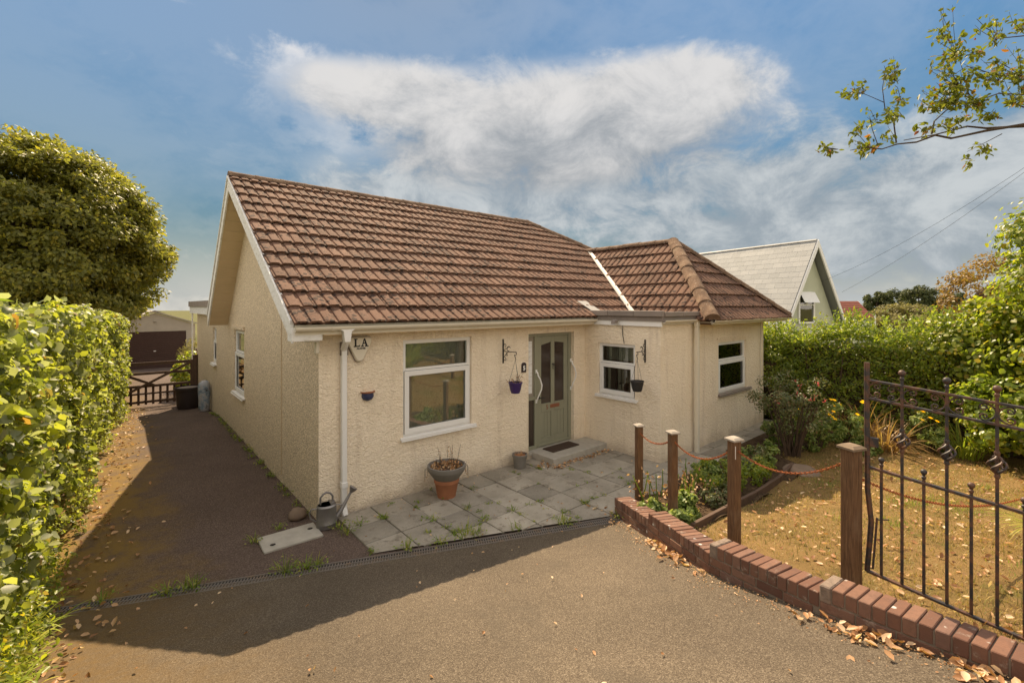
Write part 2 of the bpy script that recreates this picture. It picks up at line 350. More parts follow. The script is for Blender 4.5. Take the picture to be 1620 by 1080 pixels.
    M['slab'] = b.finish(c, .92, b.bump(b.noise(60, 5), .4, .005), spec=.2)
    M['concrete'] = simple('old_concrete', (.40, .37, .32), .95, .3, 8, .6, 50)
    b = NB('drain_metal'); c = b.mix(b.ss(b.noise(12, 5), .5, .7), (.15, .13, .115), (.20, .14, .095)); M['drain'] = b.finish(c, .7, None)
    M['void'] = simple('hollow_shade', (.012, .010, .009), .95, .3, 20, 0)  # near-black stands for the shade inside drain, can mouth and lifting eyes
    b = NB('lawn'); c = b.ramp(b.noise(2.0, 7, .65), [(.30, (.15, .14, .045)), (.40, (.245, .160, .068)), (.6, (.32, .20, .088)), (.78, (.17, .098, .045))])
    c = b.mix(b.math('MULTIPLY', b.ss(b.noise(1.3, 6, .65), .50, .66), .8), c, (.16, .13, .045)); c = b.mix(b.math('MULTIPLY', b.ss(b.noise(4.5, 6, .7), .54, .68), .8), c, (.125, .07, .035)); c = b.mix(b.math('MULTIPLY', b.noise(60, 4, .7), .5), c, (.22, .135, .055))
    M['lawn'] = b.finish(c, .95, b.bump(b.noise(70, 5, .7), .9, .03), spec=.1)
    b = NB('soil'); c = b.ramp(b.noise(12, 6, .65), [(.3, (.045, .028, .018)), (.7, (.13, .085, .05))]); M['soil'] = b.finish(c, .95, b.bump(b.noise(30, 6, .7), .9, .04), spec=.1)
    b = NB('rough_ground'); c = b.ramp(b.noise(.25, 7, .6), [(.3, (.075, .085, .03)), (.55, (.13, .125, .05)), (.8, (.2, .17, .08))]); M['ground'] = b.finish(c, .95, b.bump(b.noise(15, 5), .6, .05), spec=.1)
    M['terracotta'] = simple('terracotta', (.36, .145, .075), .85, .22, 9, .25, 50)
    M['greypot'] = simple('grey_glazed_pot', (.19, .175, .155), .6, .25, 7, .2, 40)
    M['bluepot'] = simple('blue_glaze', (.035, .045, .105), .35, .2, 9, .1, 40)
    M['purplepot'] = simple('purple_plastic', (.045, .022, .11), .4, .15, 9, 0)
    M['blackpot'] = simple('black_plastic', (.025, .024, .026), .5, .15, 9, .1)
    M['compost'] = simple('dry_compost', (.12, .07, .045), .95, .35, 40, .8, 70, bd=.02)
    M['zinc'] = simple('galvanised_steel', (.27, .255, .25), .48, .3, 12, .15, 30, metal=.75)
    M['stone'] = simple('brown_stone', (.20, .14, .10), .9, .3, 9, .5, 25)
    M['mat'] = simple('coir_mat', (.055, .032, .022), .95, .3, 60, .8, 150)
    M['letters'] = simple('black_print', (.012, .010, .010), .5, 0, 5, 0)
    M['whiteprint'] = simple('white_print', (.8, .79, .76), .5, 0, 5, 0)
    M['plaque'] = simple('slate_plaque', (.045, .032, .035), .5, .2, 20, .1)
    M['tubm'] = simple('dark_tub', (.032, .022, .022), .6, .2, 6, .1)
    b = NB('printed_sack'); c = b.ramp(b.noise(6, 5, .6, None, .6), [(.32, (.10, .11, .13)), (.45, (.42, .42, .44)), (.56, (.20, .28, .36)), (.7, (.07, .06, .06))]); M['sack'] = b.finish(c, .45, b.bump(b.noise(16, 4), .6, .03))
    M['garwall'] = simple('garage_concrete', (.42, .38, .33), .9, .15, 3, .2, 40)
    M['gardoor'] = simple('brown_garage_door', (.055, .026, .022), .55, .2, 5, .05)
    b = NB('slate'); r = b.rand(); c = b.ramp(r, [(0, (.27, .285, .29)), (.5, (.31, .325, .33)), (1, (.36, .37, .37))]); c = b.mix(b.math('MULTIPLY', b.noise(4, 6, .7), .4), c, (.20, .19, .18)); M['slate'] = b.finish(c, .6, b.bump(b.noise(20), .2, .01))
    M['nwall'] = simple('pale_green_render', (.50, .52, .40), .9, .1, 3, .3, 40)
    M['redroof'] = simple('red_roof_tile', (.20, .06, .04), .8, .25, 5, .5, 12)
    M['bark'] = simple('bark', (.075, .05, .035), .9, .35, 12, .7, 30)
    M['twig'] = simple('twig', (.085, .055, .035), .9, .3, 12, .3, 60)
    M['wire'] = simple('black_cable', (.02, .02, .022), .6, 0, 5, 0)
    def leaf(name, stops, transl=.42, gloss=.25, rough=.42, boost=1.5):
        stops = [(p, tuple(v * 1.55 for v in c)) for p, c in stops]
        b = NB(name); a = b.N.new('ShaderNodeAttribute'); a.attribute_name = 'tint'
        o = b.N.new('ShaderNodeObjectInfo'); f = b.math('FRACT', b.math('ADD', a.outputs['Fac'], o.outputs['Random']))
        c = b.ramp(f, stops); c = b.hsv(c, v=b.math('ADD', .75, b.math('MULTIPLY', b.noise(2.5, 3), .5)))
        p = b.N.new('ShaderNodeBsdfPrincipled'); b.L.new(c, p.inputs['Base Color']); p.inputs['Roughness'].default_value = rough; p.inputs['Specular IOR Level'].default_value = gloss
        t = b.N.new('ShaderNodeBsdfTranslucent'); b.L.new(b.mix(1., b.hsv(c, v=boost), (.92, .95, .5), 'MULTIPLY'), t.inputs[0])
        mx = b.N.new('ShaderNodeMixShader'); mx.inputs[0].default_value = transl; b.L.new(p.outputs[0], mx.inputs[1]); b.L.new(t.outputs[0], mx.inputs[2]); b.L.new(mx.outputs[0], b.out.inputs[0])
        M[name] = b.m
    leaf('leaf_hazel', [(0, (.055, .070, .022)), (.28, (.10, .115, .030)), (.5, (.19, .20, .034)), (.66, (.21, .215, .05)), (.74, (.20, .215, .13)), (.9, (.16, .17, .10)), (.975, (.12, .13, .05)), (1, (.20, .11, .035))], .48, .42, .45, 2.2)
    leaf('leaf_privet', [(0, (.065, .095, .018)), (.5, (.12, .155, .026)), (.85, (.18, .20, .035)), (1, (.19, .16, .035))], .5, .5, .35, 2.2)
    leaf('leaf_bush', [(0, (.075, .10, .018)), (.4, (.12, .15, .022)), (.8, (.19, .20, .03)), (1, (.24, .18, .03))], .5, .5, .38, 2.2)
    leaf('leaf_tree', [(0, (.085, .090, .030)), (.5, (.13, .13, .036)), (.85, (.18, .165, .03)), (1, (.20, .16, .03))], .45, .3, .45, 2.0)
    leaf('leaf_copper', [(0, (.15, .085, .03)), (.5, (.20, .115, .035)), (1, (.16, .13, .04))], .4, .2)
    leaf('leaf_branch', [(0, (.07, .085, .015)), (.55, (.10, .115, .02)), (.93, (.13, .13, .025)), (.985, (.22, .10, .025)), (1, (.20, .05, .03))], .45, .25, .45, 1.6)
    leaf('leaf_rose', [(0, (.055, .075, .03)), (.6, (.10, .11, .045)), (.9, (.15, .13, .065)), (1, (.15, .08, .05))], .3, .4)
    leaf('leaf_bed', [(0, (.08, .12, .035)), (.5, (.14, .19, .055)), (1, (.26, .28, .10))], .4, .3)
    leaf('leaf_weed', [(0, (.08, .13, .02)), (.6, (.14, .19, .035)), (1, (.25, .22, .06))], .4, .25)
    leaf('leaf_straw', [(0, (.14, .075, .03)), (.5, (.22, .13, .055)), (1, (.30, .21, .10))], .35, .2)
    leaf('leaf_dead', [(0, (.16, .075, .035)), (.4, (.30, .155, .075)), (.8, (.42, .27, .16)), (1, (.50, .38, .26))], .25, .25)
    leaf('leaf_grass', [(0, (.11, .11, .03)), (.4, (.20, .15, .055)), (1, (.30, .21, .09))], .3, .15)
    leaf('leaf_green_grass', [(0, (.15, .20, .03)), (.6, (.25, .29, .05)), (1, (.38, .34, .09))], .4, .2)
    leaf('petal_yellow', [(0, (.75, .45, .02)), (1, (.80, .55, .04))], .4, .1)
    leaf('petal_pink', [(0, (.35, .05, .08)), (1, (.45, .10, .12))], .4, .1)
    leaf('leaf_far', [(0, (.030, .040, .020)), (.5, (.050, .060, .026)), (1, (.075, .08, .032))], .3, .1)
    leaf('leaf_pale', [(0, (.14, .13, .06)), (1, (.22, .19, .09))], .3, .1)
mats()

# ------------------------------------------------------------------ foliage helpers
LEAF6 = (np.array([(0,0,0),(.36,.22,.09),(.40,.58,.10),(0,1,-.06),(-.40,.58,.10),(-.36,.22,.09),(0,.5,.0)], float),
         np.array([(0,1,6),(1,2,6),(2,3,6),(3,4,6),(4,5,6),(5,0,6)]))
_o = [(.13, .06), (.30, .14), (.40, .30), (.43, .47), (.37, .66), (.24, .83), (0, 1.02), (-.24, .83), (-.37, .66), (-.43, .47), (-.40, .30), (-.30, .14), (-.13, .06)]
LEAFR = (np.array([(x, y, .34 * abs(x) - .42 * (y - .45) ** 2 + (.018 if i % 2 else -.01)) for i, (x, y) in enumerate(_o)] + [(0, .0, .0), (0, .34, .005), (0, .68, -.01)], float),
         np.array([(13, 0, 14), (0, 1, 14), (1, 2, 14), (2, 3, 14), (3, 15, 14), (3, 4, 15), (4, 5, 15), (5, 6, 15), (6, 7, 15), (7, 8, 15), (8, 9, 15), (9, 14, 15), (9, 10, 14), (10, 11, 14), (11, 12, 14), (12, 13, 14)]))
LEAF2 = (np.array([(0,0,0),(.27,.45,.07),(0,1,-.04),(-.27,.45,.07)], float), np.array([(0,1,2),(0,2,3)]))
LEAF4 = (np.array([(0,0,0),(.24,.35,.06),(.17,.72,.05),(0,1,-.05),(-.17,.72,.05),(-.24,.35,.06)], float), np.array([(0,1,2),(0,2,3),(0,3,4),(0,4,5)]))
DEAD = (np.array([(0,0,0),(.26,.3,.17),(.24,.7,.20),(0,1,.14),(-.24,.7,.16),(-.26,.3,.2),(0,.5,-.02)], float), LEAF6[1])
def norm(a): return a / np.maximum(np.linalg.norm(a, axis=-1, keepdims=True), 1e-9)
def frames(nrm, roll):
    """rotation matrices: z = nrm, y = random in-plane direction"""
    n = norm(nrm); r = rng.normal(size=n.shape) if roll is None else roll
    y = norm(r - n * (r * n).sum(-1, keepdims=True)); x = np.cross(y, n)
    return np.stack([x, y, n], -1)
def leaves(name, pos, nrm, size, tpl, m, parent=None, tip=None, tint=None, st=True):
    T, F = tpl; n = len(pos); R = frames(nrm, tip); size = np.broadcast_to(np.asarray(size, float), (n,))
    V = (np.einsum('nij,kj->nki', R, T) * size[:, None, None] + pos[:, None, :]).reshape(-1, 3)
    FF = (F[None] + (np.arange(n) * len(T))[:, None, None]).reshape(-1, F.shape[1])
    t = rng.random(n) if tint is None else tint
    o = fast(name, V, FF, m, parent, tint=np.repeat(t * .96, len(T)), smooth=len(T) > 5)
    if st: kind(o, 'stuff')
    return o
def leaf_parts(pos, nrm, size, tpl, m, parent, tip=None):
    """single leaves as objects that share one mesh"""
    T, F = tpl; me = bpy.data.meshes.new('leaf'); me.from_pydata([tuple(p) for p in T], [], [tuple(f) for f in F]); me.materials.append(m)
    for q in me.polygons: q.use_smooth = True
    R = frames(nrm, tip); size = np.broadcast_to(np.asarray(size, float), (len(pos),))
    for p, r, s in zip(pos, R, size):
        o = bpy.data.objects.new('leaf', me); C.objects.link(o); o.parent = parent
        o.matrix_local = Matrix.Translation(Vector(p) - parent.location) @ Matrix(r.tolist()).to_4x4() @ Matrix.Scale(float(s), 4)
def vnoise(p, f, seed=0):
    """cheap smooth pseudo-noise in -1..1"""
    r = np.random.default_rng(seed); s = np.zeros(len(p))
    for k in range(6):
        a = r.normal(size=3) * f * (1 + .35 * k); s += np.sin(p @ a + r.random() * 6.28) / (1 + .4 * k)
    return s / 2.6
def blades(name, base, ang, length, lean, width, m, parent=None, seg=4, curl=1.0, st=True):
    """strap leaves / grass: each a bent tapering strip"""
    n = len(base); t = np.linspace(0, 1, seg + 1); d = np.stack([np.cos(ang), np.sin(ang), 0*ang], -1); sd = np.stack([-np.sin(ang), np.cos(ang), 0*ang], -1)
    L_ = np.asarray(length)[:, None]; ln = np.asarray(lean)[:, None]
    th = ln * (t[None] ** .8) * curl; out = np.cumsum(np.concatenate([np.zeros((n, 1)), np.sin(th[:, 1:]) * L_ / seg], 1), 1); up = np.cumsum(np.concatenate([np.zeros((n, 1)), np.cos(th[:, 1:]) * L_ / seg], 1), 1)
    c = base[:, None, :] + d[:, None, :] * out[..., None]; c[..., 2] += up
    wv = (np.asarray(width)[:, None] * (1 - t[None] ** 2 * .92))[..., None] * sd[:, None, :] * .5
    V = np.stack([c - wv, c + wv], 2).reshape(-1, 3); k = 2 * (seg + 1)
    q = np.array([(2*i, 2*i+1, 2*i+3, 2*i+2) for i in range(seg)]); F = (q[None] + (np.arange(n) * k)[:, None, None]).reshape(-1, 4)
    o = fast(name, V, F, m, parent, tint=np.repeat(rng.random(n) * .96, k))
    if st: kind(o, 'stuff')
    return o
def crown(name, c, rad, n, size, tpl, m, parent, seed=1, rough=.16, clump=60, droop=.0, up=.35, inner=.55, freq=1.0, zmin=None):
    """leaves gathered in uneven clumps through an ellipsoid"""
    r = np.random.default_rng(seed); c = np.array(c, float); rad = np.array(rad, float)
    d = norm(r.normal(size=(clump, 3))); rr = (inner + (1 - inner) * r.random(clump) ** .5)
    rr = rr * (1 + rough * vnoise(d * 2.2, freq * 1.3, seed + 5)); cc = d * rr[:, None] * rad; cs = (.16 + .16 * r.random(clump)) * rad.mean()
    k = r.integers(0, clump, n); ld = norm(r.normal(size=(n, 3))); pr = cc[k] + ld * (cs[k] * (.35 + .65 * r.random(n) ** .5))[:, None] * np.array([1, 1, .8])
    nr = norm(norm(pr / rad) * .6 + ld * .6 + r.normal(size=(n, 3)) * .45 + np.array([0, 0, up])); p = pr + c
    if zmin is not None: k2 = p[:, 2] > zmin; p = p[k2]; nr = nr[k2]
    tip = r.normal(size=p.shape) * .8 + norm(p - c) * .5; tip[:, 2] -= droop
    return leaves(name, p, nr, size * (.7 + .6 * r.random(len(p))), tpl, m, parent, tip)
def limbs(name, base, tips, r0, m, parent, bend=.15, seg=7):
    b = MB(); base = Vector(base)
    for i, t in enumerate(tips):
        t = Vector(t); pts = []
        for k in range(seg):
            q = k / (seg - 1); p = base.lerp(t, q); s = (t - base).length * bend * math.sin(q * math.pi)
            p += Vector((random.uniform(-1, 1), random.uniform(-1, 1), random.uniform(-.3, .6))) * s * .35; pts.append(p)
        b.tube(pts, [r0 * (1 - .85 * k / (seg - 1)) for k in range(seg)], 7)
    return b.build(name, m, parent, True)
# ------------------------------------------------------------------ the ground
def grow(a, b, step, far, ratio=1.35):
    c = list(np.arange(a, b + 1e-6, step)); d = step; x = c[-1]
    while x < far: d *= ratio; x += d; c.append(x)
    d = step; x = c[0]; l = []
    while x > -far: d *= ratio; x -= d; l.append(x)
    return np.array(l[::-1] + c)
WALL = [(2.99, -2.25), (2.52, -3.05), (2.02, -3.98), (1.83, -4.86), (1.58, -6.9)]
WY = np.array([p[1] for p in WALL][::-1]); WX = np.array([p[0] for p in WALL][::-1])
def wallx(y): return np.interp(y, WY, WX)
def build_ground():
    kind(sheet('ground', grow(-8, 16, .4, 5000), grow(-14, 30, .4, 5000), -.07, M['ground']), 'structure')
    dl = lambda x, y: (x - D0[0]) * DN[0] + (y - D0[1]) * DN[1]
    fx = np.arange(-3.4, 3.3, .1); 
    kind(sheet('driveway', fx, np.arange(-9.5, .3, .1), 0., M['tarmac'], keep=lambda x, y: (x < np.where(y < -2.2, wallx(y) + .12, 3.05)) & (dl(x, y) > -.35)), 'structure')
    kind(sheet('side_driveway', np.arange(-3.4, 3.2, .1), np.arange(-2.6, 27, .15), lambda x, y: -.006 + .008 * np.sin(x * 2.1 + y) * np.sin(y * 1.7), M['tarmac2'], keep=lambda x, y: ((x < .1) | (y < 0) | (y > 11.9)) & (dl(x, y) < .35)), 'structure')
    lz = lambda x, y: LW(x, y) + .012 * np.sin(x * 3.1) * np.sin(y * 2.7 + 1)
    kind(sheet('lawn', np.arange(1.4, 10.4, .1), np.arange(-9.6, -2.4, .1), lz, M['lawn'], keep=lambda x, y: (x > wallx(y) + .16) & ((y < -3.28) | (x > 6.3))), 'structure')
    kind(sheet('flower_bed', np.arange(2.5, 6.75, .08), np.arange(-3.42, -2.24, .08), lambda x, y: .05 + .05 * np.sin(x * 5) * np.sin(y * 6) , M['soil'], keep=lambda x, y: x > wallx(y) + .15), 'structure')
    kind(sheet('back_bed', np.arange(6.5, 12.5, .12), np.arange(-4.6, -2.0, .12), lambda x, y: .045 + .03 * np.sin(x * 5) * np.sin(y * 6), M['soil'], keep=lambda x, y: (y > -2.9 - .12 * (x - 6.5) ** 1.3)), 'structure')
def cut(me, planes):
    """trim a mesh: planes = (point, outward normal)"""
    bm = bmesh.new(); bm.from_mesh(me)
    for co, no in planes: bmesh.ops.bisect_plane(bm, geom=bm.verts[:] + bm.edges[:] + bm.faces[:], plane_co=co, plane_no=no, clear_outer=True)
    ok = len(bm.faces) > 0; bm.to_mesh(me); bm.free(); return ok
build_ground()
DA, DB = Vector((-2.32, -.27, 0)), Vector((2.9, -2.42, 0)); _n = Vector((DA.y - DB.y, DB.x - DA.x, 0)).normalized()
cut(bpy.data.objects['driveway'].data, [(DA, _n)]); cut(bpy.data.objects['side_driveway'].data, [(DA, -_n)])
def build_patio():
    pat = kind(mk('box', (.2, -2.2, -.2), (9.3, -.02, -.012)).build('patio', M['soil']), 'structure'); cut(pat.data, [((.05, -1.13, 0), (DN[0], DN[1], 0))])
    sl = MB(); sl.box((.006, .006, -.06), (.444, .444, .022)); sme = sl.mesh('slab', bevel=.006); sme.materials.append(M['slab'])
    xs = [.2 + .45 * i for i in range(21)]; ys = [-.03 - .45 * (j + 1) for j in range(6)]
    def inside(x, y): return x * DN[0] + y * DN[1] <= (.05 * DN[0] - 1.10 * DN[1]) * 1 - 0
    c0 = .05 * DN[0] + -1.10 * DN[1]
    for x in xs:
        for j, y in enumerate(ys):
            if x > 5.0 and y > -1.4: continue
            if j >= 5 and x > 2.9: continue
            cor = [(x + a, y + b) for a in (0, .45) for b in (0, .45)]; q = [p[0] * DN[0] + p[1] * DN[1] - c0 for p in cor]
            if min(q) > -.02: continue
            me = sme
            if max(q) > 0:
                me = sme.copy()
                co = Vector((.05 - x, -1.10 - y, 0)); 
                if not cut(me, [(co, (DN[0], DN[1], 0))]): continue
            o = link('slab', me, None, pat); o.location = (x, y, random.uniform(-.006, .006)); o.rotation_euler = (random.uniform(-.008, .008), random.uniform(-.008, .008), 0)
    # channel drain along the foot of the drive
    a = Vector((-2.32, -.27, 0)); b = Vector((2.9, -2.42, 0)); d = (b - a).normalized(); n = Vector((-d.y, d.x, 0)); Lt = (b - a).length
    dr = thing('channel_drain', 'long slotted metal channel drain across the foot of the driveway', 'drain', a)
    z = .022
    mk('obox', a + n * -.065 - a + Vector((0, 0, -.05)), d * Lt, n * .13, (0, 0, .062)).build('channel', M['void'], dr)
    npc = 6; ln = Lt / npc
    for i in range(npc):
        gb = MB(); s0 = d * (i * ln + .004)
        gb.obox(s0 - n * .070 + Vector((0, 0, -.02)), d * (ln - .008), n * .014, (0, 0, .02 + z)); gb.obox(s0 + n * .056 + Vector((0, 0, -.02)), d * (ln - .008), n * .014, (0, 0, .02 + z)); gb.obox(s0 - n * .006 + Vector((0, 0, .013)), d * (ln - .008), n * .012, (0, 0, .009))
        k = int(ln / .028)
        for j in range(k + 1): gb.obox(s0 + d * (j * (ln - .02) / k) - n * .052 + Vector((0, 0, .012)), d * .011, n * .104 + d * .012, (0, 0, z - .0135))
        gb.build('grating', M['drain'], dr)
build_patio()

# ------------------------------------------------------------------ the bungalow
house = thing('bungalow', 'cream roughcast bungalow with a brown tiled roof and a sage green front door', 'house')
def wall(name, m, O, U, h, w, holes, parent=house, thick=.16, top=None):
    """wall in plane O + u*U + z; outward normal = U x Z reversed as given by thick sign; holes = (u0,u1,z0,z1)"""
    O = Vector(O); U = Vector(U); Nn = U.cross(Vector((0, 0, 1)))        # outward
    us = sorted({0., w, *[a for q in holes for a in q[:2]]}); zs = sorted({-.35, h, *[a for q in holes for a in q[2:]]}); b = MB()
    P = lambda u, z, t=0: O + U * u + Vector((0, 0, z)) - Nn * t
    for i in range(len(us) - 1):
        for j in range(len(zs) - 1):
            um = (us[i] + us[i+1]) / 2; zm = (zs[j] + zs[j+1]) / 2
            if any(q[0] < um < q[1] and q[2] < zm < q[3] for q in holes): continue
            b.add([P(us[i], zs[j]), P(us[i+1], zs[j]), P(us[i+1], zs[j+1]), P(us[i], zs[j+1])], [(0, 1, 2, 3)])
    for q in holes:
        c = [(q[0], q[2]), (q[1], q[2]), (q[1], q[3]), (q[0], q[3])]
        for k in range(4):
            s, e = c[k], c[(k + 1) % 4]; b.add([P(*s), P(*e), P(*e, thick), P(*s, thick)], [(3, 2, 1, 0)])
    if top: b.add([P(u, z) for u, z in top], [tuple(range(len(top)))])
    return b.build(name, m, parent)
BX, BY, BR = 5.05, -1.65, 9.38
WF = (1.15, 2.33, .83, 2.2); DO = (3.55, 4.73, .10, 2.19); WBS = (.33, 1.15, 1.02, 1.99); WB = (7.16 - BX, 8.46 - BX, .92, 1.95)
wall('front_wall', M['roughcast'], (0, 0, 0), (1, 0, 0), 2.46, BX, [WF, DO])
# side wall runs away from the corner: U = -y so that its outside is -x
RY = 11.6
wall('side_wall', M['pebbledash'], (0, RY, 0), (0, -1, 0), 2.46, RY, [(RY - 5.53, RY - 4.45, .86, 2.17), (RY - 8.45, RY - 7.85, 1.2, 2.12)],
     top=[(RY, 2.46), (RY - 3.77, 4.98), (RY - 6.15, 2.46)])
wall('bay_side_wall', M['roughcast'], (BX, 0, 0), (0, -1, 0), 2.5, -BY, [WBS])
wall('bay_front_wall', M['roughcast'], (BX, BY, 0), (1, 0, 0), 2.46, BR - BX, [WB])
wall('bay_right_wall', M['roughcast'], (BR, BY, 0), (0, 1, 0), 2.46, -BY, [])
wall('front_wall', M['roughcast'], (BR, 0, 0), (1, 0, 0), 2.46, 1.3, [])
wall('right_wall', M['roughcast'], (BR + 1.3, 0, 0), (0, 1, 0), 2.46, RY, [])
wall('rear_wall', M['roughcast'], (BR + 1.3, RY, 0), (-1, 0, 0), 2.46, BR + 1.3, [])
mk('box', (.2, .2, -.02), (BR + 1.1, RY - .2, 0)).build('room_floor', M['room'], house)
mk('box', (.17, 3.1, 0), (BR + 1.1, 3.2, 2.4)).build('room_partition', M['room'], house)
mk('box', (.17, .17, 2.4), (BR + 1.1, RY - .2, 2.43)).build('room_ceiling', M['room'], house)
# vertical joint and hairline cable on the side wall
mk('tube', [(-.006, 1.69 + .004 * math.sin(k), .12 + k * .27) for k in range(10)], .006, 5).build('cable', M['soffit'], house)
mk('box', (-.035, 5.56, 2.20), (0, 4.40, 2.27)).build('lintel_drip', M['pebbledash'], house)

def window(O, U, W, H, split, name='window', sash=True, depth=.07, sill=.06, sillm='white', silldrop=.033, sx=(.05, .07)):
    """upvc casement: fixed top light over a framed lower sash; O = lower left outside corner of the opening"""
    O = Vector(O); U = Vector(U).normalized(); Zz = Vector((0, 0, 1)); N_ = U.cross(Zz)      # outward
    B = O - N_ * depth; fw = .06; b = MB()
    def fr(b, u0, z0, u1, z1, t, d0, d1):
        for (a0, c0, a1, c1) in ((u0, z0, u1, z0 + t), (u0, z1 - t, u1, z1), (u0, z0 + t, u0 + t, z1 - t), (u1 - t, z0 + t, u1, z1 - t)):
            b.obox(B + U * a0 + Zz * c0 + N_ * d0, U * (a1 - a0), Zz * (c1 - c0), N_ * (d1 - d0))
    fr(b, 0, 0, W, H, fw, -.03, .03); b.obox(B + U * fw + Zz * (split - .03) - N_ * .03, U * (W - 2 * fw), Zz * .06, N_ * .058)
    root = b.build(name, M['white'], house, bevel=.004)
    s = MB(); fr(s, fw * .55, fw * .55, W - fw * .55, split - .008, .072, .031, .055); s.build('sash', M['white'], root, bevel=.004)
    gk = MB(); fr(gk, fw * .5, fw * .5, W - fw * .5, split - .004, .006, .030, .034); gk.build('gasket', M['letters'], root)
    mk('obox', B + U * fw + Zz * (split + .02) + N_ * .0, U * (W - 2 * fw), Zz * (H - fw - split - .02), N_ * .004).build('pane', M['glass'], root)
    mk('obox', B + U * .09 + Zz * .09 + N_ * .02, U * (W - .18), Zz * (split - .18), N_ * .004).build('pane', M['glass'], root)
    sl = MB(); sl.obox(O - N_ * depth - U * sx[0] + N_ * .032 - Zz * silldrop, U * (W + sx[0] + sx[1]), N_ * (depth + sill - .05), Zz * .035); sl.obox(O - U * sx[0] + N_ * (sill - .018) - Zz * (silldrop + .016), U * (W + sx[0] + sx[1]), N_ * .018, Zz * .016)
    sl.build('sill', M[sillm], root, bevel=.004)
    return root
w1 = window((WF[0], 0, WF[2]), (1, 0, 0), WF[1] - WF[0], WF[3] - WF[2], .93)
w2 = window((0, 5.53, .86), (0, -1, 0), 1.08, 1.31, .85)
w3 = window((0, 8.45, 1.2), (0, -1, 0), .6, .92, .6, sill=.07)
w4 = window((BX, -WBS[0], WBS[2]), (0, -1, 0), WBS[1] - WBS[0], WBS[3] - WBS[2], .60)
w5 = window((BX + WB[0], BY, WB[2]), (1, 0, 0), WB[1] - WB[0], WB[3] - WB[2], .66, sillm='lead', sx=(.03, .18))
# furnishing seen through the panes
mk('box', (5.9, -1.2, .9), (5.93, -.1, 1.6)).build('red_curtain', M['redcloth'], house)
cu = MB()
for k in range(16): cu.tube([(5.30, -.36 - .048 * k, 1.66), (5.30, -.36 - .048 * k, 1.98)], .026, 6)
cu.build('pleated_blind', M['net'], house)
mk('box', (7.0, -1.45, .86), (8.6, -1.25, .90)).build('window_board', M['white'], house)
mk('box', (7.95, -.6, .5), (8.7, -.5, 2.2)).build('red_curtain', M['redcloth'], house)
mk('box', (1.2, .45, .78), (2.4, .62, .84)).build('window_board', M['white'], house)
mk('box', (1.19, .14, .84), (2.29, .145, 2.2)).build('net_curtain', M['net'], house)
mk('box', (.14, 4.5, .9), (.145, 5.5, 2.1)).build('net_curtain', M['net'], house)
fv = MB()
for k in range(14): a = random.random() * 6.28; r = random.random() * .09; fv.ball((7.36 + r * math.cos(a), -1.36 + r * math.sin(a), 1.17 + random.random() * .14), .034, 7, 5)
fl = fv.build('flower_bunch', M['petal_yellow'], house)
mk('lathe', [(.04, 0), (.055, .08), (.035, .17), (.045, .2)], 12, (7.36, -1.36, .905)).build('vase', M['bluepot'], house, True)
# drip lintel above the bay window
mk('box', (7.08, BY - .025, 2.005), (8.62, BY + .005, 2.055)).build('lintel_drip', M['roughcast'], house)

